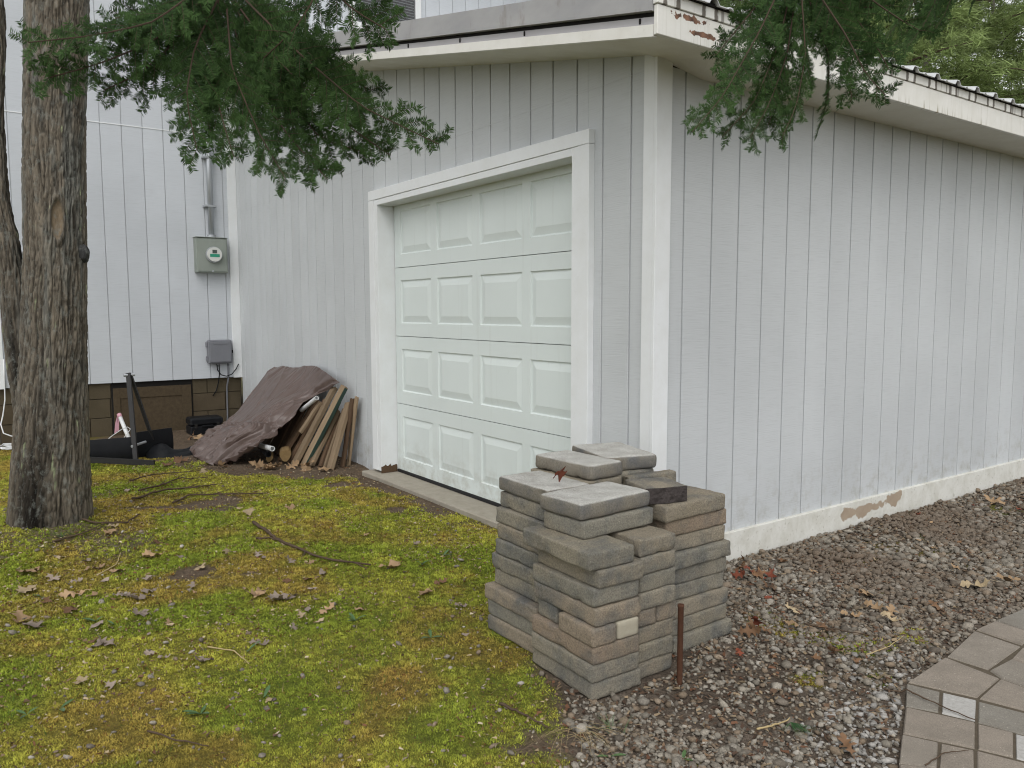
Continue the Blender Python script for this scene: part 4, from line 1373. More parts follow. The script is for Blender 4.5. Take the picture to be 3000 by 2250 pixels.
def build_maple():
    bx, by = -2.53, -2.33
    e = empty("hardwood_tree", (bx, by, 0.0), "big rough-barked hardwood tree with two stems on the moss", "tree")
    gz0 = gz1(bx, by)
    def par(o):
        o.location = (-bx, -by, 0)
        return o
    # camera side of the trunk, for the scar
    view = math.atan2(CAMY - by, CAMX - bx)
    par(bark_tube("trunk", [(-2.53, -2.33, -0.14, 0.212), (-2.528, -2.318, 0.127, 0.205), (-2.535, -2.308, 0.259, 0.199), (-2.563, -2.282, 0.661, 0.183), (-2.585, -2.250, 1.061, 0.166),
                            (-2.622, -2.212, 1.622, 0.156), (-2.672, -2.180, 2.262, 0.156), (-2.722, -2.122, 3.064, 0.160), (-2.78, -2.06, 4.2, 0.147), (-2.85, -2.0, 5.6, 0.112), (-2.9, -1.96, 7.0, 0.052)],
                  e, 460, 230, 0.0105, 3, 0.03, (view + 0.05, 1.93, 0.20, 0.12)))
    par(bark_tube("second_stem", [(-2.60, -2.36, 0.62, 0.10), (-2.64, -2.395, 0.95, 0.085), (-2.685, -2.425, 1.194, 0.066), (-2.72, -2.428, 1.462, 0.060), (-2.753, -2.439, 1.683, 0.059), (-2.794, -2.467, 1.879, 0.053),
                                  (-2.851, -2.465, 2.387, 0.049), (-2.872, -2.429, 2.798, 0.050), (-2.898, -2.424, 3.053, 0.046), (-3.0, -2.5, 4.2, 0.04), (-3.2, -2.7, 5.5, 0.02)], e, 220, 70, 0.009, 12))
    # burl on the right flank
    th = np.linspace(0, 2 * np.pi, 20, endpoint=False)
    ph = np.linspace(0.01, np.pi - 0.01, 12)
    T, Pp = np.meshgrid(th, ph)
    rr = 0.035 * (0.75 + 0.5 * fbm(np.cos(T) * 3, np.sin(T) * 3, Pp * 3, 5, 3))
    q = Vector((-2.626, -2.218, 1.60)) + Vector((0.578, 0.816, 0)) * 0.165
    V = np.stack([q.x + rr * np.sin(Pp) * np.cos(T), q.y + rr * np.sin(Pp) * np.sin(T), q.z + 1.5 * rr * np.cos(Pp)], -1).reshape(-1, 3)
    I = np.arange(240).reshape(12, 20)
    J = np.roll(I, -1, 1)
    me = fast_mesh("burl", V, np.stack([I[:-1], J[:-1], J[1:], I[1:]], -1).reshape(-1, 4))
    smooth(me)
    color_attr(me, np.full((240, 3), 0.05))
    par(add("burl", me, M['bark'], e))
    # bare limbs above the picture
    for k in range(7):
        a = k * 2.4
        z0 = 3.9 + 0.42 * k
        p = [Vector((-2.80, -2.04, z0))]
        dv = Vector((math.cos(a), math.sin(a), 0.55))
        for i in range(5):
            dv = (dv + Vector((random.uniform(-.25, .25), random.uniform(-.25, .25), random.uniform(-.05, .25)))).normalized()
            p.append(p[-1] + dv * 0.55)
        par(MB().tube(p, [0.055, 0.045, 0.035, 0.026, 0.017, 0.008], 7).build("limb", M['twig'], e, True))
build_maple()

# ------------------------------------------------------------------ conifer boughs
def needle_mesh(segs, name, nlen=0.019, nw=0.0017, step=0.00066, cols=None, droop=0.0):
    """segs: list of (p0, p1, side vector, up vector, shade) twig pieces -> flat combed needles"""
    P, Q, Cc = [], [], []
    V = []
    for p0, p1, s, u, sh in segs:
        L = (p1 - p0).length
        n = max(2, int(L / step))
        t = (np.arange(n) + rng.random(n)) / n
        d = np.array((p1 - p0).normalized())
        base = np.array(p0)[None] + np.array(p1 - p0)[None] * t[:, None]
        sgn = np.where(rng.random(n) < 0.5, -1.0, 1.0)
        ang = rng.normal(0, 0.20, n)
        sv, uv = np.array(s), np.array(u)
        lat = sv[None] * (sgn * np.cos(ang))[:, None] + uv[None] * (np.sin(ang) + 0.22)[:, None]
        dirn = lat * 0.90 + d[None] * 0.42
        dirn /= np.linalg.norm(dirn, axis=1)[:, None]
        ln = nlen * rng.uniform(0.65, 1.1, n)
        tip = base + dirn * ln[:, None]
        wv = np.cross(dirn, uv[None] + 0.4 * rng.normal(0, 1, (n, 3)))
        wv /= np.linalg.norm(wv, axis=1)[:, None] + 1e-9
        mid = base + dirn * (ln * 0.55)[:, None]
        w = nw * 0.5
        V.append(np.stack([base - wv * w * 0.6, base + wv * w * 0.6, mid + wv * w, tip, mid - wv * w], 1))
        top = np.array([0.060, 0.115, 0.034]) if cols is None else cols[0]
        old_shaded = np.array([0.027, 0.054, 0.019]) if cols is None else cols[1]  # darker old needles; inner twigs' shade is put into this colour too
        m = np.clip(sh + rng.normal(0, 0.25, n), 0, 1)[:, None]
        Cc.append(np.repeat(old_shaded * (1 - m) + top * m, 5, 0).reshape(n, 5, 3) * rng.uniform(0.7, 1.3, (n, 1, 1)))
    V = np.concatenate(V).reshape(-1, 3)
    C_ = np.concatenate(Cc).reshape(-1, 3)
    me = fast_mesh(name, V, np.arange(len(V)).reshape(-1, 5))
    color_attr(me, C_)
    return me

def bough(axes, parent, plane_n, depth_jit=0.05, twig_len=0.17, seed=1, nlen=0.019):
    """axes: polylines; each carries alternate side twigs in a roughly flat, drooping spray"""
    rnd = random.Random(seed)
    segs = []
    wood = MB()
    for ax, main in axes:
        pts = [Vector(p) for p in ax]
        # resample
        dense = []
        for a, b in zip(pts[:-1], pts[1:]):
            n = max(2, int((b - a).length / 0.02))
            dense += [a.lerp(b, i / n) for i in range(n)]
        dense.append(pts[-1])
        for _ in range(3):
            dense = [dense[0]] + [(dense[i - 1] + dense[i] * 2 + dense[i + 1]) / 4 for i in range(1, len(dense) - 1)] + [dense[-1]]
        Ltot = sum((b - a).length for a, b in zip(dense[:-1], dense[1:]))
        wood.tube(dense[::3] + [dense[-1]], [0.0028 * (1 - 0.75 * i / (len(dense[::3]))) + 0.0008 for i in range(len(dense[::3]) + 1)], 5, False)
        tilt = Vector((rnd.gauss(0, .35), rnd.gauss(0, .35), rnd.gauss(0, .35)))
        N = (Vector(plane_n) + tilt).normalized()
        run = 0.0
        side = 1
        nxt = 0.02
        for a, b in zip(dense[:-1], dense[1:]):
            d = (b - a)
            if d.length < 1e-5:
                continue
            dn = d.normalized()
            s = dn.cross(N).normalized()
            u = s.cross(dn).normalized()
            fr = run / Ltot
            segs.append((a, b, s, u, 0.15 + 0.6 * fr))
            run += d.length
            if run > nxt and fr < 0.97:
                nxt = run + rnd.uniform(0.013, 0.022)
                side = -side
                L = twig_len * (1.0 - 0.66 * fr) * rnd.uniform(0.5, 1.15) * (0.55 + 0.45 * min(1, fr * 4))
                if L < 0.018:
                    continue
                br = rnd.uniform(-0.45, 0.12)
                dirv = (dn * rnd.uniform(0.6, 0.85) + s * side * rnd.uniform(0.6, 0.85) + u * rnd.gauss(0, 0.22)).normalized()
                p = b.copy()
                k = max(2, int(L / 0.02))
                pl = [p.copy()]
                sub_side = 1
                for i in range(k):
                    dirv = (dirv + Vector((0, 0, -0.05)) + Vector((rnd.gauss(0, .06), rnd.gauss(0, .06), rnd.gauss(0, .06)))).normalized()
                    q = p + dirv * (L / k)
                    s2 = dirv.cross(N).normalized()
                    u2 = s2.cross(dirv).normalized()
                    g = i / k
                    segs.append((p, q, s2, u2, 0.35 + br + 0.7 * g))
                    # short side shoots
                    if L > 0.04 and rnd.random() < 0.62 and g < 0.9:
                        sub_side = -sub_side
                        l2 = max(0.02, L * (1 - g) * rnd.uniform(0.35, 0.65))
                        if l2 > 0.012:
                            d2 = (dirv * 0.7 + s2 * sub_side * 0.75 + u2 * rnd.gauss(0, .2) + Vector((0, 0, -0.1))).normalized()
                            e2 = q + d2 * l2
                            s3 = d2.cross(N).normalized()
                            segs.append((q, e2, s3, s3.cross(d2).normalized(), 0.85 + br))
                    p = q
                    pl.append(p.copy())
                wood.tube(pl, [0.0010 * (1 - 0.6 * i / k) for i in range(k + 1)], 4, False)
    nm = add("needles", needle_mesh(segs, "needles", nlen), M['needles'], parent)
    wd = wood.build("twigs", M['firbark'], parent)
    wd["kind"] = "stuff"
    nm["kind"] = "stuff"
    return nm, wd

RAY0 = Vector((CAMX, CAMY, 1.2643))
BOUGH_L = [([(0.083, -1.948, 2.47), (0.131, -1.996, 2.291), (0.131, -2.013, 2.179)], True),
([(0.131, -1.996, 2.291), (0.187, -2.211, 2.083), (0.206, -2.37, 2.012), (0.166, -2.518, 1.978)], False),
([(0.119, -2.022, 2.235), (0.135, -2.202, 2.047), (0.161, -2.355, 1.95), (0.145, -2.474, 1.899)], False),
([(0.05, -2.031, 2.241), (0.065, -2.122, 2.081), (0.063, -2.23, 1.968), (0.064, -2.326, 1.907)], False),
([(0.129, -2.012, 2.207), (0.153, -2.091, 2.05), (0.202, -2.134, 1.886), (0.232, -2.115, 1.736)], False),
([(0.086, -1.987, 2.198), (0.126, -2.045, 2.025), (0.217, -2.035, 1.831), (0.296, -2.028, 1.714)], False),
([(0.147, -1.99, 2.179), (0.221, -2.004, 1.982), (0.335, -1.964, 1.778), (0.438, -1.927, 1.642)], False),
([(0.052, -1.949, 2.188), (0.204, -1.945, 1.969), (0.331, -1.88, 1.789), (0.46, -1.809, 1.646)], False),
([(0.119, -1.94, 2.198), (0.248, -1.873, 2.025), (0.455, -1.785, 1.831), (0.605, -1.68, 1.707)], False),
([(0.178, -1.943, 2.207), (0.379, -1.863, 2.02), (0.595, -1.761, 1.832), (0.773, -1.616, 1.716)], False),
([(0.082, -1.898, 2.246), (0.209, -1.827, 2.112), (0.331, -1.759, 2.01), (0.465, -1.67, 1.919)], False),
([(0.551, -1.841, 2.259), (0.603, -1.879, 2.113), (0.575, -1.934, 2.015), (0.48, -1.992, 1.952)], False),
([(0.51, -1.826, 2.179), (0.608, -1.789, 2.083), (0.712, -1.742, 2.012)], False),
([(-0.005, -1.931, 2.266), (0.142, -1.851, 2.012), (0.29, -1.763, 1.797), (0.424, -1.67, 1.744)], False),
([(-0.055, -1.987, 2.355), (-0.018, -2.043, 2.217), (-0.038, -2.163, 2.199), (-0.046, -2.268, 2.152)], False),
([(-0.088, -1.949, 2.346), (0.054, -1.862, 2.176), (0.171, -1.819, 1.954), (0.25, -1.822, 1.783)], False),
([(-0.16, -1.959, 2.367), (-0.101, -1.996, 2.164), (-0.043, -2.033, 1.968), (0.047, -2.018, 1.808)], False),
([(-0.117, -1.894, 2.398), (0.055, -1.771, 2.194), (0.219, -1.65, 2.042), (0.322, -1.62, 1.866)], False),
([(-0.126, -1.997, 2.377), (-0.114, -2.092, 2.222), (-0.058, -2.123, 2.072), (-0.023, -2.174, 1.991)], False)]
BOUGH_R = [([(0.799, -0.119, 2.686), (0.85, -0.167, 2.479), (0.902, -0.206, 2.327)], True),
([(0.838, -0.179, 2.512), (0.855, -0.374, 2.228), (0.866, -0.573, 1.976), (0.852, -0.701, 1.849)], False),
([(0.847, -0.175, 2.462), (0.864, -0.28, 2.196), (0.897, -0.443, 1.974), (0.876, -0.58, 1.845)], False),
([(0.855, -0.171, 2.412), (0.885, -0.255, 2.163), (0.893, -0.362, 1.971), (0.897, -0.463, 1.851)], False),
([(0.897, -0.202, 2.392), (0.955, -0.247, 2.147), (0.981, -0.327, 1.958), (0.993, -0.416, 1.844)], False),
([(0.874, -0.144, 2.412), (0.969, -0.134, 2.179), (1.012, -0.189, 2.002), (1.032, -0.267, 1.886)], False),
([(0.913, -0.174, 2.425), (1.064, -0.172, 2.194), (1.168, -0.224, 2.038), (1.238, -0.224, 1.956)], False),
([(0.857, -0.067, 2.5), (0.988, 0.001, 2.312), (1.074, 0.014, 2.179), (1.126, -0.013, 2.098)], False),
([(0.934, -0.128, 2.523), (1.06, -0.064, 2.355), (1.16, -0.027, 2.256), (1.231, -0.022, 2.199)], False),
([(0.821, -0.208, 2.479), (0.798, -0.354, 2.311), (0.793, -0.468, 2.196), (0.81, -0.54, 2.135)], False),
([(0.766, -0.106, 2.521), (0.766, -0.232, 2.28), (0.769, -0.336, 2.146), (0.78, -0.423, 2.049)], False),
([(0.784, 0.01, 2.543), (0.861, -0.004, 2.314), (0.95, 0.012, 2.178), (1.0, -0.029, 2.021)], False),
([(0.736, -0.063, 2.508), (0.771, -0.131, 2.315), (0.819, -0.187, 2.094), (0.833, -0.28, 1.93)], False),
([(0.823, -0.019, 2.556), (0.904, -0.017, 2.398), (0.995, 0.016, 2.345), (1.09, 0.063, 2.342)], False)]
def build_firs():
    def fir(name, tx, ty, label, axes, limb, seed, rot_copies, nlen, tl):
        e = empty(name, (tx, ty, gz1(tx, ty) - 0.02), label, "tree")
        off = (-tx, -ty, -e.location.z)
        H = 7.5
        pts = [Vector((tx + 0.03 * math.sin(i), ty + 0.03 * math.cos(i * 1.7), e.location.z + H * i / 14)) for i in range(15)]
        o = MB().tube(pts, [0.15 * (1 - 0.9 * i / 14) + 0.01 for i in range(15)], 14).build("trunk", M['firbark'], e, True)
        o.location = off
        o = MB().tube(limb, [0.022, 0.019, 0.016, 0.012, 0.009, 0.006][:len(limb)], 8).build("limb", M['firbark'], e, True)
        o.location = off
        n, w = bough(axes, e, (-0.816, 0.578, 0.35), seed=seed, nlen=nlen, twig_len=tl)
        n.location = off
        w.location = off
        # the rest of the crown, above the picture: the same spray turned round the trunk
        zroot = limb[-1].z
        for k, (ang, dz) in enumerate(rot_copies):
            for src in (n, w, o):
                c = src.copy()
                COL.objects.link(c)
                c.parent = e
                c.matrix_parent_inverse = Matrix.Identity(4)
                c.matrix_basis = Matrix.Rotation(ang, 4, 'Z') @ Matrix.Translation((0, 0, dz)) @ Matrix.Translation(off)
        return e
    fir("fir_tree", 1.55, -4.35, "fir tree whose drooping bough hangs before the house and tree trunk", BOUGH_L,
        [Vector((1.55, -4.35, 3.0)), Vector((1.15, -3.7, 2.98)), Vector((0.8, -3.0, 2.82)), Vector((0.5, -2.45, 2.62)), Vector((0.30, -2.05, 2.45)), Vector((0.27, -1.98, 2.30))],
        5, [(2.2, 0.4), (-2.0, 0.7), (3.6, 1.3), (-2.9, 1.9)], 0.0185, 0.17)
    fir("fir_tree", 2.75, 2.35, "fir tree whose bough hangs before the garage eave", BOUGH_R,
        [Vector((2.75, 2.35, 3.3)), Vector((2.3, 1.65, 3.2)), Vector((1.9, 1.0, 3.0)), Vector((1.5, 0.3, 2.8)), Vector((1.2, -0.3, 2.6)), Vector((1.08, -0.52, 2.48))],
        9, [(-1.9, 0.4), (-2.8, 0.8), (-1.2, 1.3), (-2.2, 1.9)], 0.0185, 0.13)
build_firs()

# ------------------------------------------------------------------ pines behind the garage
def build_pines():
    spots = [(-4.71, 13.53, 9.5, 2.6, 2.0, 1, 'young bright pine close behind the roof at the right'),
(-4.21, 8.9, 9.5, 3, 1.8, 1, 'thin pine between the tall ones over the eave'),
(-2.44, 11.4, 11, 2.6, 2.4, 1, 'tall pine whose crown fills the top right corner behind the eave'),
(-4.87, 11.53, 12.5, 3, 2.2, 1, 'pale green pine between bare trunks behind the garage roof'),
(-7.92, 14.34, 14, 4, 2.5, 0, 'tall dark pine far behind the middle of the garage roof'),
(-6.94, 17.5, 14, 4, 2.4, 1, 'slender far pine deep in the wood at the upper right'),
(-5.63, 8.68, 11.5, 3, 2.1, 0, 'pine just behind the hanging bough above the eave'),
(-8.42, 10.07, 13, 4, 2.4, 0, 'pine rising behind the front corner of the garage roof'),
(-3.83, 14.77, 12.5, 3, 2.3, 1, 'pine at the far right edge behind the metal roof'),
(-11.3, 22.03, 16, 4.5, 2.8, 0, 'very tall pine farthest back above the garage roof'),
(-10.83, 17.35, 15, 4.5, 2.6, 1, 'far pine half hidden behind the hanging bough'),
(-12.94, 12.59, 15, 4.5, 2.6, 0, 'pine standing behind the house near the roof corner')]
    labs = []
    for i, (x, y, H, z0, spread, hue, lab) in enumerate(spots):
        e = empty("pine_tree", (x, y, gz1(x, y)), lab, "tree", "pines behind the garage")
        off = (-x, -y, -e.location.z)
        rnd = random.Random(50 + i)
        pts = [Vector((x + rnd.gauss(0, .04), y + rnd.gauss(0, .04), H * k / 10)) for k in range(11)]
        r0 = 0.04 + 0.005 * H
        o = MB().tube(pts, [r0 * (1 - 0.85 * k / 10) for k in range(11)], 10).build("trunk", M['pinebark'], e, True)
        o.location = off
        limbs = MB()
        cen, dirs, szs = [], [], []
        z = z0
        while z < H:
            f = (z - z0) / (H - z0)
            for k in range(rnd.randint(2, 4)):
                a = rnd.uniform(0, 6.283)
                L = spread * (1 - 0.75 * f) * rnd.uniform(0.6, 1.1)
                p = Vector((x, y, z + rnd.uniform(-.15, .15)))
                d = Vector((math.cos(a), math.sin(a), rnd.uniform(-0.12, 0.30)))
                pl = [p]
                nn = 6
                for j in range(nn):
                    d = (d + Vector((rnd.gauss(0, .14), rnd.gauss(0, .14), rnd.gauss(-0.01, .08)))).normalized()
                    p = p + d * (L / nn)
                    pl.append(p)
                    if j >= 1:
                        for m_ in range(rnd.randint(3, 5)):
                            sv = Vector((-d.y, d.x, 0)) * rnd.choice((-1, 1))
                            l2 = rnd.uniform(0.08, 0.42) * (0.5 + 0.5 * L / spread)
                            c = p + sv * l2 + d * rnd.uniform(-.1, .22) + Vector((0, 0, rnd.gauss(0, .06)))
                            cen.append(c)
                            dirs.append((sv * 0.6 + d * 0.8 + Vector((0, 0, rnd.uniform(-.2, .35)))).normalized())
                            szs.append(rnd.uniform(0.13, 0.24))
                    if j == nn - 1:
                        cen.append(p); dirs.append(d.copy()); szs.append(0.2)
                limbs.tube(pl, [0.024 * (1 - 0.8 * q / nn) for q in range(nn + 1)], 4, False)
            z += rnd.uniform(0.28, 0.48)
        o = limbs.build("branches", M['firbark'], e)
        o["kind"] = "stuff"
        o.location = off
        n = len(cen)
        Cn, Dn, Sz = np.array(cen), np.array(dirs), np.array(szs)
        B = 28
        d = Dn[:, None] * 0.75 + rng.normal(0, 0.55, (n, B, 3))
        d /= np.linalg.norm(d, axis=2, keepdims=True)
        ln = Sz[:, None] * rng.uniform(0.5, 1.0, (n, B))
        b0 = Cn[:, None] + rng.normal(0, 0.05, (n, B, 3))
        tip = b0 + d * ln[..., None]
        wv = np.cross(d, rng.normal(0, 1, (n, B, 3)))
        wv /= np.linalg.norm(wv, axis=2, keepdims=True)
        w = 0.010
        V = np.stack([b0 - wv * w, b0 + wv * w, tip], 2).reshape(-1, 3)
        g = np.array([[0.16, 0.225, 0.085], [0.22, 0.285, 0.105], [0.06, 0.10, 0.045]])[hue]
        c = g * rng.uniform(0.6, 1.5, (n, 1, 1)) * rng.uniform(0.8, 1.2, (n, B, 1))
        me = fast_mesh("crown", V, np.arange(len(V)).reshape(-1, 3))
        color_attr(me, np.repeat(c.reshape(-1, 3), 3, 0))
        o = add("crown", me, M['far_needles'], e)
        o.location = off
build_pines()

# ------------------------------------------------------------------ stacked pavers
def rounded_paver(lx, ly, h, rad, seed, rough=1.0):
    """tumbled concrete block, centred in x,y, base at z=0"""
    nx, ny, nz = max(4, int(lx / 0.016)), max(4, int(ly / 0.016)), 6
    V, F, idx = [], [], {}
    def vid(i, j, k):
        if (i, j, k) not in idx:
            idx[i, j, k] = len(V)
            V.append((i / nx, j / ny, k / nz))
        return idx[i, j, k]
    for i in range(nx):
        for j in range(ny):
            F.append((vid(i, j, 0), vid(i, j + 1, 0), vid(i + 1, j + 1, 0), vid(i + 1, j, 0)))
            F.append((vid(i, j, nz), vid(i + 1, j, nz), vid(i + 1, j + 1, nz), vid(i, j + 1, nz)))
    for i in range(nx):
        for k in range(nz):
            F.append((vid(i, 0, k), vid(i + 1, 0, k), vid(i + 1, 0, k + 1), vid(i, 0, k + 1)))
            F.append((vid(i, ny, k), vid(i, ny, k + 1), vid(i + 1, ny, k + 1), vid(i + 1, ny, k)))
    for j in range(ny):
        for k in range(nz):
            F.append((vid(0, j, k), vid(0, j, k + 1), vid(0, j + 1, k + 1), vid(0, j + 1, k)))
            F.append((vid(nx, j, k), vid(nx, j + 1, k), vid(nx, j + 1, k + 1), vid(nx, j, k + 1)))
    U = np.array(V)
    # pull grid lines towards the edges so that the round lies in them
    def ease(t, L):
        p = (t - 0.5) * 2
        e = 1 - (1 - np.abs(p)) ** 1.35
        return np.sign(p) * e * L / 2
    P = np.stack([ease(U[:, 0], lx), ease(U[:, 1], ly), ease(U[:, 2], h) + h / 2], 1)
    c = np.array([0, 0, h / 2])
    half = np.array([lx, ly, h]) / 2
    # round: clamp to the inner box, push out by a radius that varies along the block
    rv = rad * (0.7 + 0.8 * fbm(P[:, 0] * 18 + seed, P[:, 1] * 18, P[:, 2] * 18, seed, 2))[:, None]
    q = P - c
    inner = np.clip(q, -(half - rv), half - rv)
    dv = q - inner
    ln = np.linalg.norm(dv, axis=1, keepdims=True)
    q = inner + np.where(ln > 1e-9, dv / np.maximum(ln, 1e-9) * np.minimum(ln, rv), 0)
    n = (fbm(P[:, 0] * 30 + seed, P[:, 1] * 30 + 3, P[:, 2] * 30, seed + 3, 3) - 0.5)
    chip = sstep(0.72, 0.85, fbm(P[:, 0] * 22 + 9, P[:, 1] * 22 + seed, P[:, 2] * 22, seed + 8, 2))
    nrm = q / half
    nrm = np.sign(nrm) * np.abs(nrm) ** 6
    nrm[:, 2] *= 0.35
    nn = np.linalg.norm(nrm, axis=1, keepdims=True) + 1e-6
    q = q + nrm / nn * (n * 0.0065 - chip * 0.008)[:, None] * rough
    me = fast_mesh("stacked_paver", q + c, np.array(F))
    smooth(me)
    return me

ORD = ["lowest", "second", "third", "fourth", "fifth", "sixth", "seventh", "eighth", "ninth", "topmost"]
HP = 0.0615
def build_stack():
    grp = "pavers in the stack by the garage corner"
    cnt = [0]
    def pv(x0, x1, y0, y1, z, label, h=HP, rot=0.0, mat='paver', rad=0.0065, name="stacked_paver"):
        cnt[0] += 1
        me = rounded_paver(x1 - x0, y1 - y0, h - 0.0012, rad, cnt[0] * 7)
        o = add(name, me, M[mat], None, ((x0 + x1) / 2, (y0 + y1) / 2, z + 0.0006), (random.uniform(-.004, .004), random.uniform(-.004, .004), R(rot)))
        return tag(o, label, "paver", grp)
    def th(k, n):
        return "lowest" if k == 0 else ORD[k] + " from the bottom"
    # A: the corner column nearest the camera; near corner, right end and left end per course
    A = [(0.835, -1.090, 0.350, 0.212, 6), (0.838, -1.099, 0.345, 0.205, 4), (0.841, -1.097, 0.348, 0.200, 3), None, (0.836, -1.086, 0.345, 0.200, 2),
         (0.826, -1.088, 0.340, 0.200, 2), (0.836, -1.070, 0.345, 0.195, 4), (0.826, -1.106, 0.375, 0.195, 3)]
    for k, a in enumerate(A):
        if a is None:
            continue
        x1, y0, L, W, rt = a
        pv(x1 - L, x1, y0, y0 + W, k * HP, ("tan" if k in (0, 1, 2, 7) else "grey") + " paver, " + th(k, 8) + (" in the corner column by the rusty pipe" if k < 7 else " and tan-topped in the corner column by the rusty pipe"), rot=-rt * 0.5)
    z4 = 3 * HP
    pv(0.505, 0.625, -1.075, -0.90, z4, "short half paver left of the gap in the corner column's fourth course", rot=-4)
    pv(0.655, 0.842, -1.105, -1.003, z4, "half paver at the very corner of the corner column's fourth course", rot=-2)
    pv(0.735, 0.842, -0.999, -0.905, z4, "small cream paver end beside the corner in the fourth course", mat='cream', rad=0.006)
    pv(0.478, 0.695, -1.032, -0.690, 8 * HP, "grey-green paver just under the pale slab above the corner column", rot=2)
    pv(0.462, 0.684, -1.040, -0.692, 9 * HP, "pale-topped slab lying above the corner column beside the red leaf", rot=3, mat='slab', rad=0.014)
    # B: the column on the moss side
    B = [(0.135, 0.478), (0.128, 0.470), (0.118, 0.470), (0.140, 0.456), (0.128, 0.448), (0.148, 0.442), (0.150, 0.446), (0.140, 0.470), (0.142, 0.455), (0.136, 0.458)]
    for k, (x0, x1) in enumerate(B):
        y0 = (-1.045, -1.040, -1.050, -1.015, -1.020, -1.016, -1.012, -1.008, -0.992, -0.996)[k]
        if k == 9:
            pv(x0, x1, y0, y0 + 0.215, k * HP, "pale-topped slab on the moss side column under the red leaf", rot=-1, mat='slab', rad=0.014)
        else:
            pv(x0, x1, y0, y0 + 0.20, k * HP, "paver, " + th(k, 10) + " in the column on the moss side", rot=random.uniform(-1.5, 1.5))
    # C: second column along the gravel side
    Cc = [(0.806, -0.878), (0.808, -0.874), (0.800, -0.870), None, (0.812, -0.868), (0.805, -0.866), (0.806, -0.868), (0.803, -0.866)]
    for k, a in enumerate(Cc):
        if a is None:
            continue
        x1, y0 = a
        pv(x1 - 0.31, x1, y0, y0 + 0.176, k * HP - 0.004, "paver, " + th(k, 8) + " in the second column along the gravel side", rot=random.uniform(-1.5, 1.5))
    pv(0.60, 0.806, -0.874, -0.785, z4 - 0.004, "small tan paver end in the gravel side column, next to the cream one")
    pv(0.60, 0.800, -0.778, -0.680, z4 - 0.004, "small paver end behind the rusty pipe's top")
    # D: column nearest the garage wall, long side along the gravel
    for k in range(9):
        x1 = (0.706, 0.690, 0.690, 0.674, 0.676, 0.690, 0.668, 0.672, 0.682)[k]
        ye = (-0.252, -0.268, -0.262, -0.272, -0.262, -0.250, -0.264, -0.258, -0.276)[k]
        pv(x1 - 0.22, x1, ye - 0.35, ye, -0.022 + k * 0.063, ("reddish tan paver on top of" if k == 8 else "paver, " + th(k, 9) + " in") + " the column nearest the garage wall", h=0.063, rot=(2.5 if k == 8 else random.uniform(-1.5, 1.5)))
    # split-faced block on D
    me = rounded_paver(0.17, 0.175, 0.062, 0.005, 444, 1.6)
    o = add("split_face_block", me, M['paver'], None, (0.566, -0.553, -0.022 + 9 * 0.063 + 0.0006), (0, 0, R(-17)))
    tag(o, "block with a dark rough split face on top of the stack", "block")
    nx, nz = 34, 12
    yy, zz = np.meshgrid(np.linspace(-0.087, 0.087, nx), np.linspace(0.0015, 0.0605, nz), indexing='ij')
    dpt = 0.002 + 0.016 * fbm(yy * 28, zz * 40, 0, 6, 4) * np.minimum(1, 12 * (0.089 - np.abs(yy)))
    I = np.arange(nx * nz).reshape(nx, nz)
    V = np.stack([0.083 + dpt, yy, zz], -1).reshape(-1, 3)
    fm = fast_mesh("split_face", V, np.stack([I[:-1, :-1], I[1:, :-1], I[1:, 1:], I[:-1, 1:]], -1).reshape(-1, 4))
    add("split_face", fm, M['split'], o)
    # back row: under the two highest slabs
    for k in range(10):
        pv(0.095 + random.uniform(-.006, .006), 0.435, -0.800, -0.605, k * HP, "paver hidden in the back row of the stack, beneath the tan slab" , rot=random.uniform(-1, 1))
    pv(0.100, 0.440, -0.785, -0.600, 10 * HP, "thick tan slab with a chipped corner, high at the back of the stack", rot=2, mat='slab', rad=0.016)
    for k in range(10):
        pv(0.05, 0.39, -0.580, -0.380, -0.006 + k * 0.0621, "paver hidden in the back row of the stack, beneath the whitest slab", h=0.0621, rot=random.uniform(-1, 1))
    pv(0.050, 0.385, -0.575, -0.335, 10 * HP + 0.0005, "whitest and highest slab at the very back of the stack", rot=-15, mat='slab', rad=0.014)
    pv(0.405, 0.452, -0.572, -0.32, -0.022 + 9 * 0.063, "grey paver edge peeping out below the whitest slab", rot=-4)
    # its supports below
    for k in range(9):
        pv(0.402, 0.455, -0.60, -0.28, -0.022 + k * 0.063, "narrow paver wedged unseen in the middle of the stack", h=0.063)
build_stack()

def build_stake():
    x, y = 0.909, -0.777
    z0 = gz1(x, y)
    n = 16
    m = MB()
    prof = [(0.0099, -0.05), (0.0099, 0.262), (0.0112, 0.264), (0.0112, 0.272), (0.0075, 0.2725), (0.0075, 0.24)]
    v = [(x + 0.004 * (h / 0.27) * 0 + r * math.cos(2 * math.pi * k / n), y + r * math.sin(2 * math.pi * k / n), z0 + h + 0.012) for r, h in prof for k in range(n)]
    f = [(i * n + k, i * n + (k + 1) % n, (i + 1) * n + (k + 1) % n, (i + 1) * n + k) for i in range(len(prof) - 1) for k in range(n)]
    f.append(tuple((len(prof) - 1) * n + k for k in range(n)))
    o = m.addvf(v, f).build("rusty_pipe_stake", M['rust'], None, True)
    tag(o, "rusty iron pipe standing upright in the gravel before the stack", "pipe")
build_stake()

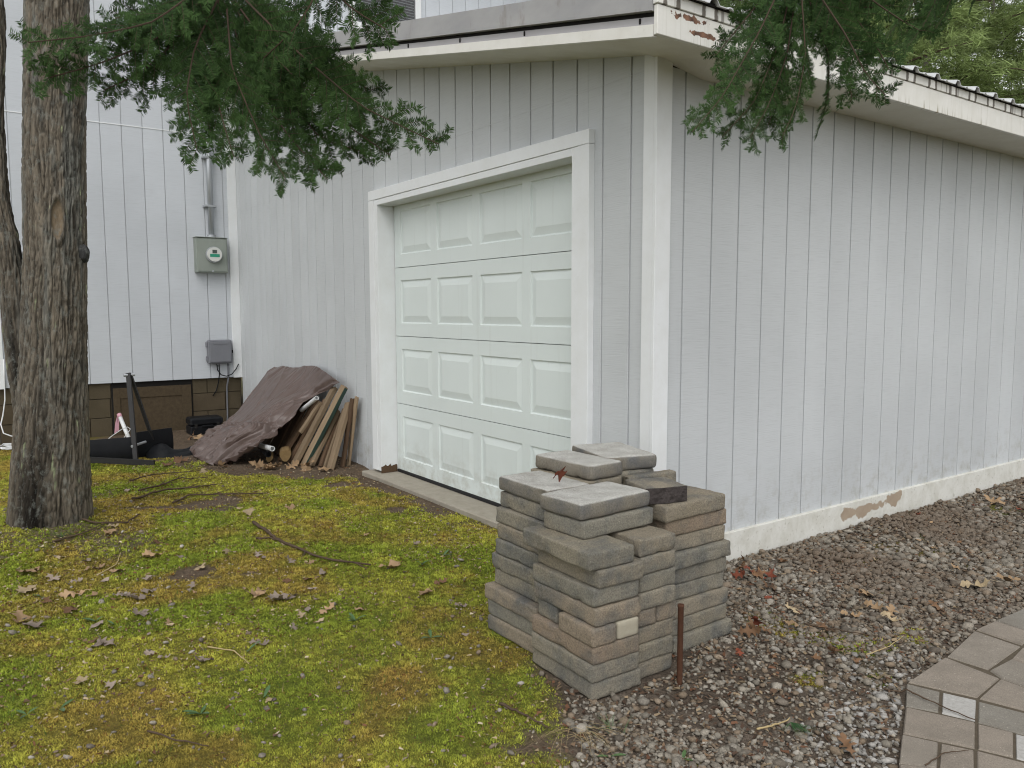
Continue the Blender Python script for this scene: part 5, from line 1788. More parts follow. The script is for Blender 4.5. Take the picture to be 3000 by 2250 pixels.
# ------------------------------------------------------------------ tarp and lumber against the wall
def build_tarp():
    G = np.array([
        [(-5.342, -0.05, 0.689), (-5.0, -0.055, 0.722), (-4.674, -0.06, 0.724), (-4.222, -0.07, 0.775), (-3.916, -0.088, 0.746), (-3.498, -0.11, 0.669)],
        [(-5.185, -0.22, 0.597), (-4.903, -0.218, 0.605), (-4.584, -0.21, 0.595), (-4.298, -0.19, 0.575), (-4.064, -0.158, 0.553), (-3.917, -0.12, 0.54)],
        [(-5.016, -0.5, 0.338), (-4.65, -0.496, 0.372), (-4.401, -0.478, 0.41), (-4.177, -0.434, 0.445), (-4.045, -0.364, 0.462), (-3.934, -0.28, 0.467)],
        [(-4.849, -0.68, 0.237), (-4.533, -0.675, 0.265), (-4.29, -0.654, 0.306), (-4.138, -0.602, 0.342), (-4.001, -0.519, 0.358), (-3.809, -0.42, 0.363)],
        [(-4.845, -0.8, 0.191), (-4.521, -0.795, 0.198), (-4.197, -0.773, 0.236), (-3.983, -0.719, 0.265), (-3.935, -0.633, 0.249), (-3.846, -0.53, 0.243)],
        [(-4.849, -0.95, 0.052), (-4.56, -0.946, 0.075), (-4.256, -0.928, 0.108), (-4.073, -0.884, 0.129), (-3.943, -0.814, 0.155), (-3.72, -0.73, 0.19)],
        [(-4.83, -1.03, -0.02), (-4.513, -1.055, -0.005), (-4.29, -1.05, 0.0), (-4.02, -1.03, 0.0), (-3.97, -0.93, 0.03), (-3.88, -0.81, 0.085)]])
    nr, nc = 170, 190
    def catmull(Pp, t):
        n = Pp.shape[0]
        i = np.clip(np.floor(t).astype(int), 0, n - 2)
        u = (t - i)[:, None, None] if Pp.ndim == 3 else (t - i)[:, None]
        g = lambda k: Pp[np.clip(i + k, 0, n - 1)]
        p0, p1, p2, p3 = g(-1), g(0), g(1), g(2)
        return 0.5 * (2 * p1 + (p2 - p0) * u + (2 * p0 - 5 * p1 + 4 * p2 - p3) * u ** 2 + (3 * p1 - p0 - 3 * p2 + p3) * u ** 3)
    A = catmull(G, np.linspace(0, 6, nr))
    Bq = catmull(A.transpose(1, 0, 2), np.linspace(0, 5, nc)).transpose(1, 0, 2)
    rr, cc = np.meshgrid(np.linspace(0, 1, nr), np.linspace(0, 1, nc), indexing='ij')
    # pulled folds running with the drape, crumples near the hem
    n1 = np.abs(2 * fbm(rr * 2.6 - cc * 1.6, (rr * 0.45 + cc) * 11, 0, 5, 2) - 1)
    n1 = np.clip(n1, 0.0, 0.5) * 1.3
    n2 = np.abs(2 * fbm(rr * 9, cc * 12, 0, 15, 3) - 1)
    dn = np.array([0.12, -0.75, 0.62])
    def crease(a, b, sd, wd):
        q = np.abs(2 * fbm(a, b, 0, sd, 2) - 1)
        return np.exp(-q / wd)
    ck = crease(rr * 3.2 + cc * 1.5, cc * 5 - rr * 2, 41, 0.05) - 0.8 * crease(rr * 2.2, cc * 6 + rr * 3, 47, 0.06) + 0.12 * crease(rr * 7, cc * 9, 53, 0.06)
    hem = sstep(0.35, 1.0, rr)
    disp = (0.022 + 0.060 * hem) * (n1 - 0.28) + (0.004 + 0.010 * hem) * (n2 - 0.3)
    disp = disp + (0.010 + 0.020 * hem) * (ck - 0.1)
    # long creases by the lower edge, as in a gathered hem
    cr = np.exp(-((cc - 0.80 + 0.05 * np.sin(rr * 6)) / 0.022) ** 2) + np.exp(-((cc - 0.90) / 0.02) ** 2) - 0.7 * np.exp(-((cc - 0.855) / 0.02) ** 2)
    disp = disp + 0.022 * cr * sstep(0.25, 0.5, rr) + 0.018 * np.exp(-((rr - 0.52 - 0.10 * cc) / 0.02) ** 2) * (n2 > 0.05)
    V = Bq + dn * disp[..., None]
    V[..., 1] = np.minimum(V[..., 1], -0.022)
    g = gz(V[..., 0].ravel(), V[..., 1].ravel()).reshape(V.shape[:2])
    V[..., 2] = np.maximum(V[..., 2], g + 0.004)
    I = np.arange(nr * nc).reshape(nr, nc)
    F = np.stack([I[:-1, :-1], I[1:, :-1], I[1:, 1:], I[:-1, 1:]], -1).reshape(-1, 4)
    me = fast_mesh("tarp", V.reshape(-1, 3), F)
    smooth(me)
    o = add("tarp", me, M['tarp'])
    md = o.modifiers.new("thickness", 'SOLIDIFY')
    md.thickness = 0.003
    md.offset = -1
    tag(o, "crumpled brown plastic tarp thrown over lumber against the garage wall", "tarp")
build_tarp()

def plank(b, t, w, th, mat, label, roll=0.0, name="lumber_board", side_mat=None, group="lumber leaning under the tarp"):
    b, t = Vector(b), Vector(t)
    L = (t - b).length
    e = (t - b).normalized()
    # width axis lies roughly along the wall
    ax = Vector((1, 0, 0)) - e * e.x
    ax.normalize()
    nrm = e.cross(ax)
    ax, nrm = ax * math.cos(roll) + nrm * math.sin(roll), nrm * math.cos(roll) - ax * math.sin(roll)
    m = MB()
    k = 6
    v, f = [], []
    for i in range(k + 1):
        z = L * i / k
        jx, jy = random.gauss(0, 0.0012), random.gauss(0, 0.0012)
        ch = 0.003
        for x, y in ((-w / 2 + ch, -th / 2), (w / 2 - ch, -th / 2), (w / 2, -th / 2 + ch), (w / 2, th / 2 - ch), (w / 2 - ch, th / 2), (-w / 2 + ch, th / 2), (-w / 2, th / 2 - ch), (-w / 2, -th / 2 + ch)):
            v.append((x + jx, y + jy, z + (random.uniform(-.006, .006) if i in (0, k) else 0)))
    for i in range(k):
        for q in range(8):
            f.append((i * 8 + q, i * 8 + (q + 1) % 8, i * 8 + 8 + (q + 1) % 8, i * 8 + 8 + q))
    f += [tuple(range(8))[::-1], tuple(k * 8 + q for q in range(8))]
    o = m.addvf(v, f).build(name, M[mat])
    mw = Matrix((( ax.x, nrm.x, e.x, b.x), (ax.y, nrm.y, e.y, b.y), (ax.z, nrm.z, e.z, b.z), (0, 0, 0, 1)))
    o.matrix_world = mw
    if side_mat:
        MB().box(w / 2 + 0.0006, w / 2 + 0.0026, -th / 2 + 0.001, th / 2 - 0.001, 0.01, L - 0.01).build("painted_edge", M[side_mat], o)
    tag(o, label, "board", group)
    return o

def build_lumber():
    plank((-3.30, -.295, -.01), (-3.445, -.06, .50), .075, .035, 'wood', "broad pale board in front, last before the door casing")
    plank((-3.345, -.17, -.01), (-3.37, -.055, .545), .055, .022, 'wood_dark', "dark board between the broad pale board and the wall")
    plank((-3.385, -.10, -.01), (-3.31, -.045, .56), .045, .02, 'wood', "thin board standing closest to the door casing")
    plank((-3.455, -.32, -.01), (-3.62, -.07, .395), .045, .022, 'wood_dark', "narrow brown board just left of the broad pale one")
    plank((-3.515, -.37, -.01), (-3.62, -.085, .42), .055, .032, 'wood', "short pale board ending below the green-edged one")
    plank((-3.60, -.40, -.01), (-3.52, -.06, .635), .075, .034, 'wood', "long board with a dark green painted edge", 0.15, side_mat='green')
    plank((-3.64, -.47, -.01), (-3.70, -.075, .61), .070, .036, 'wood', "long pale board with a splintered top beside the tarp edge")
    plank((-3.40, -.30, -.01), (-3.52, -.065, .44), .030, .03, 'wood', "thin batten right behind the broad pale board")
    plank((-3.56, -.38, -.01), (-3.60, -.075, .50), .028, .03, 'wood_dark', "thin dark batten beside the green-edged board")
    plank((-3.70, -.46, -.01), (-3.80, -.085, .53), .035, .028, 'wood', "thin weathered batten next to the splintered board")
    plank((-3.75, -.44, -.01), (-3.88, -.09, .49), .032, .028, 'wood_dark', "thin dark batten just outside the tarp hem")
    plank((-3.80, -.45, -.01), (-3.98, -.09, .43), .055, .025, 'wood_dark', "dark reddish board in the shade of the tarp")
    plank((-3.99, -.40, -.01), (-4.12, -.08, .44), .055, .025, 'wood_dark', "dark board deepest under the tarp")
    plank((-3.77, -.36, .24), (-3.74, -.19, .49), .050, .024, 'wood', "short pale offcut lying over the longer boards")
    plank((-3.90, -.50, -.01), (-4.05, -.10, .47), .07, .03, 'wood_dark', "dark board just inside the hem of the tarp")
    plank((-4.15, -.42, -.01), (-4.25, -.08, .50), .09, .03, 'wood_dark', "dark board behind the white pipe end under the tarp")
    plank((-4.34, -.42, -.01), (-4.42, -.07, .56), .20, .03, 'wood_dark', "wide dark board added to darken the gap under the tarp")  # added so the lit wall behind reads as dark tarp folds
    plank((-4.55, -.45, -.01), (-4.50, -.07, .60), .12, .035, 'wood_dark', "board wholly under the tarp's raised middle")
    plank((-5.0, -.35, -.01), (-5.0, -.07, .58), .12, .035, 'wood_dark', "board under the tarp's far end")
    def pipe(a, b, r, mat, label, name="plastic_pipe"):
        a, b = Vector(a), Vector(b)
        d = (b - a).normalized()
        n = 16
        m = MB()
        u = d.orthogonal().normalized()
        w = d.cross(u)
        v = []
        for p, rr in ((a, r), (b, r), (b, r * 0.78), (b - d * 0.06, r * 0.78)):
            v += [p + (u * math.cos(2 * math.pi * k / n) + w * math.sin(2 * math.pi * k / n)) * rr for k in range(n)]
        f = [(i * n + k, i * n + (k + 1) % n, (i + 1) * n + (k + 1) % n, (i + 1) * n + k) for i in range(3) for k in range(n)]
        f += [tuple(range(n))[::-1], tuple(3 * n + k for k in range(n))]
        o = m.addvf(v, f).build(name, M[mat], None, True)
        o.data.set_sharp_from_angle(angle=0.6)
        tag(o, label, "pipe")
        return o
    pipe((-4.05, -.62, .115), (-3.60, -.66, .155), .021, 'pvc', "white plastic pipe end sticking out low from under the tarp")
    pipe((-4.10, -.58, .07), (-3.80, -.63, .075), .026, 'black', "black pipe end below the white pipe under the tarp")
    pipe((-4.0, -.26, .40), (-3.70, -.235, .532), .019, 'pvc', "white plastic pipe end poking out at the tarp's upper edge")
    # split log ends under the tarp
    for i, (x, y, z, r, L, lab) in enumerate(((-3.70, -.52, .07, .055, .22, "yellowish log end lying under the tarp hem by the boards"), (-3.87, -.60, .03, .035, .2, "small log end on the soil below the black pipe"))):
        n = 14
        v = []
        for t in (0, 1):
            for k in range(n):
                a = 2 * math.pi * k / n
                rr = r * (0.88 + 0.2 * math.sin(3 * a + i) * 0.5)
                v.append((x - 0.85 * L * (1 - t), y + 0.3 * L * (1 - t) + rr * math.cos(a), max(z + rr * math.sin(a), gz1(x, y))))
        f = [(k, (k + 1) % n, n + (k + 1) % n, n + k) for k in range(n)] + [tuple(range(n))[::-1], tuple(range(n, 2 * n))]
        tag(fix_normals(MB().addvf(v, f).build("log", M['log'])), lab, "log")
build_lumber()

# ------------------------------------------------------------------ black plow, sheet, case, stake, cord by the house
def bar(mb, a, b, w, t):
    a, b = Vector(a), Vector(b)
    d = (b - a).normalized()
    u = Vector((-0.816, 0.578, 0)).cross(d)
    u.normalize()
    v = d.cross(u).normalized()
    P = [p + u * s * w / 2 + v * q * t / 2 for p in (a, b) for s, q in ((-1, -1), (1, -1), (1, 1), (-1, 1))]
    mb.hexa([P[0], P[1], P[2], P[3], P[4], P[5], P[6], P[7]])
    return mb

def curved_panel(a, b, h, lean, curl, n=10, th=0.006):
    """upright sheet from a to b (ground points), height h, top leaning and curling forwards"""
    a, b = Vector(a), Vector(b)
    d = (b - a).normalized()
    f = Vector((d.y, -d.x, 0))
    v, fc = [], []
    for off in (0, th):
        for i in range(n + 1):
            t = i / n
            p = f * (lean * t + curl * (t * t) + off) + Vector((0, 0, h * t))
            v += [a + p, b + p]
    m = 2 * (n + 1)
    for i in range(n):
        q = 2 * i
        fc += [(q, q + 1, q + 3, q + 2), (m + q + 2, m + q + 3, m + q + 1, m + q), (q, q + 2, m + q + 2, m + q), (q + 3, q + 1, m + q + 1, m + q + 3)]
    fc += [(0, m, m + 1, 1), (2 * n, 2 * n + 1, m + 2 * n + 1, m + 2 * n)]
    return v, fc

def build_yard_things():
    g = lambda x, y: gz1(x, y)
    e = empty("snow_plow", (-4.65, -1.5, g(-4.65, -1.5)), "black steel snow plow blade with upright A-shaped push bars by the tree", "plow")
    def P(o):
        o.location = (4.65, 1.5, -e.location.z)
        return fix_normals(o)
    z = g(-4.65, -1.5)
    P(MB().addvf(*curved_panel((-4.75, -1.98, z), (-4.68, -1.49, z + .005), .20, 0.05, -0.06)).build("blade", M['black'], e))
    P(MB().addvf(*curved_panel((-4.78, -1.50, z), (-4.92, -1.14, z), .225, 0.04, -0.05)).build("blade", M['black'], e))
    P(bar(MB(), (-4.58, -1.51, z), (-4.80, -1.50, .735), .038, .02).build("push_bar", M['steel'], e))
    P(bar(MB(), (-4.85, -1.32, z + .14), (-4.80, -1.485, .72), .026, .02).build("push_bar", M['steel'], e))
    P(MB().tube([(-4.80, -1.54, .715), (-4.80, -1.45, .72)], .014, 10).build("pivot_bolt", M['conduit'], e))
    P(MB().tube([(-4.62, -1.53, .12), (-4.74, -1.40, .13)], .012, 8).build("brace", M['conduit'], e))
    # flat bar lying on the ground
    o = bar(MB(), (-4.62, -1.97, z + .075), (-4.28, -1.42, g(-4.28, -1.42) + .022), .045, .02).build("steel_bar", M['steel'])
    tag(fix_normals(o), "black flat steel bar lying on the moss in front of the plow", "bar")
    # limp black sheet
    nx, ny = 26, 14
    U, W = np.meshgrid(np.linspace(0, 1, nx), np.linspace(0, 1, ny), indexing='ij')
    X = -4.86 + 0.02 * U - 0.14 * W + 0.10 * np.sin(U * 3)
    Y = -1.40 + 0.40 * U + 0.03 * W
    Zs = -0.02 + (0.03 + 0.05 * np.exp(-((U - 0.25) / 0.2) ** 2)) * W * 1.3 + 0.035 * fbm(U * 5, W * 4, 0, 3, 3) * W
    I = np.arange(nx * ny).reshape(nx, ny)
    me = fast_mesh("black_sheet", np.stack([X + 0.12, Y, Zs], -1).reshape(-1, 3), np.stack([I[:-1, :-1], I[1:, :-1], I[1:, 1:], I[:-1, 1:]], -1).reshape(-1, 4))
    smooth(me)
    o = add("black_sheet", me, M['black'])
    md = o.modifiers.new("thickness", 'SOLIDIFY')
    md.thickness = 0.003
    tag(o, "limp black plastic sheet bunched between the plow and the tarp", "sheet")
    # carrying case
    zc = g(-6.25, -.55) - .004
    c = empty("black_case", (-6.28, -.52, zc), "black plastic carrying case on the soil by the foundation hatch", "case")
    for mb, nm, mt in ((MB().cbox(-.11, .11, -.17, .17, 0, .095, .012), "case_body", 'black'), (MB().cbox(-.113, .113, -.173, .173, .098, .185, .02), "case_lid", 'black'),
                       (MB().cbox(.114, .128, -.06, .06, .085, .105, .004), "handle", 'black'), (MB().cbox(.1135, .119, -.13, -.10, .075, .125, .002).cbox(.1135, .119, .10, .13, .075, .125, .002), "latch", 'steel')):
        mb.build(nm, M[mt], c)
    # white stake with pink tape
    s = empty("marker_stake", (-6.02, -1.31, g(-6.02, -1.31)), "white plastic stake with pink marking tape leaning behind the plow", "stake")
    o = MB().tube([(-6.02, -1.31, -.06), (-6.28, -1.362, .20)], .020, 14).build("pipe", M['pvc'], s, True)
    o.location = (6.02, 1.31, -s.location.z)
    o = MB().tube([(-6.255, -1.357, .176), (-6.285, -1.363, .206)], .0225, 14).build("tape_wrap", M['pink'], s, True)
    o.location = (6.02, 1.31, -s.location.z)
    for k, (dy, l) in enumerate(((-.035, .17), (-.012, .15))):
        pts = [(-6.265, -1.375, .185), (-6.255, -1.375 + dy * .6, .12), (-6.25, -1.375 + dy, .185 - l)]
        m = MB()
        v = []
        for p in pts:
            v += [(p[0], p[1] - .011, p[2]), (p[0], p[1] + .011, p[2]), (p[0] - .001, p[1] + .011, p[2]), (p[0] - .001, p[1] - .011, p[2])]
        f = [(i * 4 + a, i * 4 + (a + 1) % 4, i * 4 + 4 + (a + 1) % 4, i * 4 + 4 + a) for i in range(2) for a in range(4)]
        o = m.addvf(v, f).build("tape_tail", M['pink'], s)
        o.location = (6.02, 1.31, -s.location.z)
    # loop of white string by the stake
    o = MB().tube([(-5.75, -1.62, -.02), (-5.85, -1.50, .05), (-5.93, -1.40, .095), (-6.0, -1.335, .105), (-5.98, -1.31, .085), (-5.93, -1.35, .05), (-5.85, -1.42, -.01)], .004, 6).build("white_string", M['pvc'], None, True)
    tag(o, "thin white string looped round the stake behind the plow", "string")
    # white cord at the far left
    pts = [(-6.57, -2.325, 0.80), (-6.57, -2.33, .62), (-6.57, -2.335, .40), (-6.56, -2.36, .25), (-6.52, -2.385, .16), (-6.45, -2.37, .08), (-6.43, -2.31, .05), (-6.42, -2.27, .04)]
    for k in range(40):
        a = k * 0.52
        rr = 0.10 + 0.018 * math.sin(k * 1.7)
        pts.append((-6.36 + rr * 1.2 * math.cos(a), -2.33 + rr * math.sin(a), g(-6.36, -2.33) + 0.012 + 0.0007 * k + 0.006 * math.sin(k * 2.1)))
    o = MB().tube(pts, .006, 7).build("extension_cord", M['pvc'], None, True)
    tag(o, "white cord hanging down the house wall into a coil behind the tree", "cord")
build_yard_things()

# ------------------------------------------------------------------ fallen leaves
def leaf_mesh(kind, seed):
    rnd = random.Random(seed)
    if kind == 'oak':
        half = [(0.00, 0.012), (0.10, 0.05), (0.17, 0.20), (0.24, 0.07), (0.36, 0.10), (0.44, 0.34), (0.50, 0.30), (0.55, 0.10), (0.64, 0.11), (0.72, 0.30), (0.77, 0.24), (0.80, 0.08), (0.87, 0.14), (0.92, 0.12), (1.0, 0.0)]
    elif kind == 'maple':
        half = [(0.00, 0.012), (0.04, 0.15), (0.02, 0.33), (0.14, 0.25), (0.24, 0.52), (0.32, 0.36), (0.44, 0.55), (0.48, 0.30), (0.56, 0.16), (0.68, 0.26), (0.76, 0.12), (0.86, 0.13), (1.0, 0.0)]
    else:
        half = [(0.00, 0.012), (0.08, 0.10), (0.22, 0.22), (0.4, 0.28), (0.58, 0.27), (0.74, 0.19), (0.88, 0.09), (1.0, 0.0)]
    V, F = [], []
    n = len(half)
    curl = rnd.uniform(0.2, 0.7)
    fold = rnd.uniform(-0.1, 0.55)
    def pt(t, w):
        z = curl * (t - 0.45) ** 2 * 0.9 + fold * abs(w) * 0.9 + 0.10 * math.sin(t * 9 + w * 7 + seed)
        return (t - 0.5, w, z * 0.8)
    for t, w in half:
        j = rnd.uniform(0.85, 1.15)
        V += [pt(t, -w * j), pt(t, -w * j * 0.5), pt(t, 0), pt(t, w * j * 0.5), pt(t, w * rnd.uniform(0.85, 1.15))]
    for i in range(n - 1):
        for k in range(4):
            F.append((i * 5 + k, i * 5 + k + 1, i * 5 + 6 + k, i * 5 + 5 + k))
    o = len(V)
    V += [pt(0, -0.012), pt(0, 0.012), (-0.72, 0.02, 0.06), (-0.72, 0.0, 0.06)]
    F.append((o, o + 1, o + 2, o + 3))
    me = mesh_from("fallen_leaf", V, F)
    smooth(me)
    zmin = min(v[2] for v in V)
    for v in me.vertices:
        v.co.z -= zmin
    return me

ORDW = ["first", "second", "third", "fourth", "fifth", "sixth", "seventh", "eighth", "ninth", "tenth", "eleventh", "twelfth", "thirteenth", "fourteenth", "fifteenth", "sixteenth", "seventeenth", "eighteenth", "nineteenth", "twentieth"] + [t + "-" + u for t in ("twenty", "thirty") for u in ("first", "second", "third", "fourth", "fifth", "sixth", "seventh", "eighth", "ninth")]
def px_order(o):
    d = o.matrix_world.translation if o.parent else o.location
    dx, dy = d[0] - CAMX, d[1] - CAMY
    return (0.578 * dx + 0.816 * dy) / (-0.816 * dx + 0.578 * dy)
def number_from_left(objs):
    """look-alikes that share a label are told apart by their order across the picture"""
    by = {}
    for o in objs:
        by.setdefault(o["label"], []).append(o)
    for lab, L in by.items():
        if len(L) > 1:
            for i, o in enumerate(sorted(L, key=px_order)):
                o["label"] = lab + (", leftmost of its kind" if i == 0 else ", " + ORDW[i] + " from the left of its kind")

def build_leaves():
    made = []
    kinds = ['oak', 'maple', 'oval']
    mats = ['leaf_tan', 'leaf_brown', 'leaf_grey', 'leaf_red', 'leaf_pale']
    store = {}
    def get(kind, mat, v):
        key = (kind, mat, v)
        if key not in store:
            me = leaf_mesh(kind, hash((kinds.index(kind), v)) % 991)
            me.materials.append(M[mat])
            store[key] = me
        return store[key]
    def leaf(x, y, size, kind, mat, label, group, z=None, tilt=0.18):
        o = add("fallen_leaf", get(kind, mat, random.randrange(4)), None, None,
                (x, y, (gz1(x, y) + 0.006 if z is None else z)), (random.gauss(0, tilt), random.gauss(0, tilt), random.uniform(0, 6.28)))
        o.scale = (size,) * 3
        made.append(o)
        return tag(o, label, "leaf", group)
    nm = {'leaf_tan': 'tan', 'leaf_brown': 'dark brown', 'leaf_grey': 'greyish', 'leaf_red': 'red-brown', 'leaf_pale': 'pale straw-coloured'}
    moss = [(-1.745, -2.48), (-1.56, -2.395), (-1.614, -2.215), (-1.434, -2.507), (-1.266, -2.353), (-1.072, -2.568), (-0.965, -2.535), (-1.052, -2.105), (-1.298, -2.03), (-1.671, -1.938), (-0.605, -2.309), (-0.809, -1.668), (-0.674, -1.608), (-0.437, -1.484), (-3.387, -1.774), (-2.221, -1.015), (-1.376, -0.873), (-1.072, -0.712), (-0.781, -1.02), (-0.384, -1.025), (-0.458, -0.916), (-0.355, -1.065), (-0.138, -1.003), (-2.128, -2.073), (-1.052, -2.386), (-1.247, -2.454), (-3.779, -1.156), (-4.217, -1.34), (-1.10, -2.14), (-1.13, -2.06), (-0.63, -2.33), (-0.66, -1.56)]
    mm = ['leaf_tan', 'leaf_grey', 'leaf_tan', 'leaf_pale', 'leaf_tan', 'leaf_tan', 'leaf_grey', 'leaf_grey', 'leaf_grey', 'leaf_tan', 'leaf_grey', 'leaf_tan', 'leaf_grey', 'leaf_tan', 'leaf_grey', 'leaf_tan', 'leaf_tan', 'leaf_grey', 'leaf_tan', 'leaf_tan', 'leaf_brown', 'leaf_tan', 'leaf_grey', 'leaf_tan', 'leaf_brown', 'leaf_brown', 'leaf_pale', 'leaf_brown', 'leaf_grey', 'leaf_grey', 'leaf_grey', 'leaf_grey']
    sz = [.10, .09, .10, .10, .11, .13, .09, .10, .09, .10, .10, .10, .11, .08, .07, .07, .07, .06, .11, .07, .07, .06, .06, .10, .07, .07, .10, .10, .09, .08, .07, .08]
    special = {3: "bleached pale leaf nearest the foot of the tree on the moss", 5: "long tan leaf at the left edge of the moss", 10: "grey folded leaf lowest down on the moss", 13: "single tan leaf in the middle of the green moss",
               18: "large tan oak leaf at the end of the thick stick", 12: "grey crumpled leaf beside a tan one in mid moss", 14: "grey leaf by the thin twigs in front of the plow"}
    for i, (x, y) in enumerate(moss):
        leaf(x, y, sz[i], 'oak' if i % 3 else 'maple', mm[i], special.get(i, nm[mm[i]] + " dead leaf lying on the moss"), "dead leaves on the moss")
    for i in range(34):
        x, y = random.uniform(-2.3, -0.2), random.uniform(-2.65, -1.2)
        if not bool(in_view(np.array([x]), np.array([y]))[0]) or math.hypot(x + 2.53, y + 2.33) < .4:
            continue
        mt = random.choice(('leaf_tan', 'leaf_grey', 'leaf_grey', 'leaf_pale', 'leaf_brown'))
        leaf(x, y, random.uniform(.045, .085), random.choice(('oak', 'maple', 'oak', 'oval')), mt, nm[mt] + " dead leaf lying on the moss", "dead leaves on the moss")
    gravel = [(1.028, 1.076), (1.074, 1.271), (1.042, 0.669), (1.284, -0.177), (0.665, 0.19), (0.802, 0.027), (0.739, 0.642), (1.001, 0.39), (0.86, 0.51), (1.455, -0.663), (0.264, 3.031), (1.052, -0.219), (0.882, 0.098), (0.863, 0.328), (0.214, 0.748), (0.419, 0.359), (0.95, 0.48), (1.06, -0.10)]
    gm = ['leaf_pale', 'leaf_tan', 'leaf_brown', 'leaf_pale', 'leaf_pale', 'leaf_tan', 'leaf_tan', 'leaf_pale', 'leaf_tan', 'leaf_brown', 'leaf_tan', 'leaf_brown', 'leaf_brown', 'leaf_tan', 'leaf_brown', 'leaf_brown', 'leaf_tan', 'leaf_brown']
    gs = [.13, .13, .09, .085, .10, .10, .10, .10, .09, .075, .16, .07, .09, .09, .10, .09, .09, .07]
    sp = {0: "pale oak leaf arched on the far gravel", 1: "tan oak leaf at the right edge on the mossy gravel", 3: "pale torn leaf right beside the paved path", 9: "brown curled leaf nearest the bottom edge by the path", 10: "tan leaf far back along the garage wall"}
    for i, (x, y) in enumerate(gravel):
        z = gz1(x, y) + 0.014
        leaf(x, y, gs[i], 'oak', gm[i], sp.get(i, nm[gm[i]] + " dead oak leaf lying on the gravel"), "dead leaves on the gravel", z)
    for i, (x, y) in enumerate([(0.745, -0.178), (0.72, -0.12), (0.172, 0.467), (0.23, 0.472), (0.273, 0.482), (0.226, 0.381), (0.13, .55), (0.33, .50), (0.76, -.22)]):
        leaf(x, y, .09, 'oak', 'leaf_red' if i % 2 else 'leaf_brown', "curled leaf heaped behind the paver stack", "leaves behind the stack", gz1(x, y) + 0.02, 0.6)
    for i, (x, y) in enumerate([(-3.885, -0.983), (-4.096, -0.90), (-3.765, -0.75), (-3.579, -0.66), (-3.551, -0.52), (-3.47, -0.42), (-3.66, -0.62), (-3.25, -0.36), (-3.62, -.70), (-3.40, -.47), (-4.32, -1.2), (-5.9, -.75), (-5.85, -.68), (-4.62, -1.72), (-4.42, -1.50)]):
        if x < -5:
            lab = "leaf in the small heap before the hatch"
        elif x < -4.2:
            lab = "dead leaf against the black plow"
        else:
            lab = "dead leaf along the foot of the boards"
        leaf(x, y, random.uniform(.10, .14), random.choice(('oak', 'maple')), random.choice(('leaf_tan', 'leaf_tan', 'leaf_brown')), lab, "dead leaves by the tarp and plow", gz1(x, y) + .012, 0.35)
    # the red oak leaf standing on the stack
    o = leaf(0.43, -0.90, .10, 'oak', 'leaf_red', "red oak leaf standing up on the paver stack", None, 0.655, 0.0)
    o.rotation_euler = (R(62), R(-8), R(-62))
    number_from_left(made)
    # small scattered ones
    for i in range(46):
        x, y = random.uniform(-2.9, 0.3), random.uniform(-2.4, -0.5)
        if s_gravel(x, y) > -0.05 or not bool(in_view(np.array([x]), np.array([y]))[0]):
            continue
        leaf(x, y, random.uniform(.025, .05), 'oval', random.choice(('leaf_tan', 'leaf_pale', 'leaf_brown', 'leaf_grey')), "small dry leaf scrap among the moss", "small leaf scraps on the moss")
    for i in range(44):
        x, y = random.uniform(0.1, 1.35), random.uniform(-0.9, 3.0)
        if x > float(patio_x(y)) - .04 or bool(in_stack(np.array([x]), np.array([y]), .03)[0]):
            continue
        leaf(x, y, random.uniform(.03, .065), random.choice(('oval', 'oak')), random.choice(('leaf_brown', 'leaf_brown', 'leaf_tan', 'leaf_red')), "small dead leaf scrap among the gravel", "small leaf scraps on the gravel", gz1(x, y) + .012)
build_leaves()

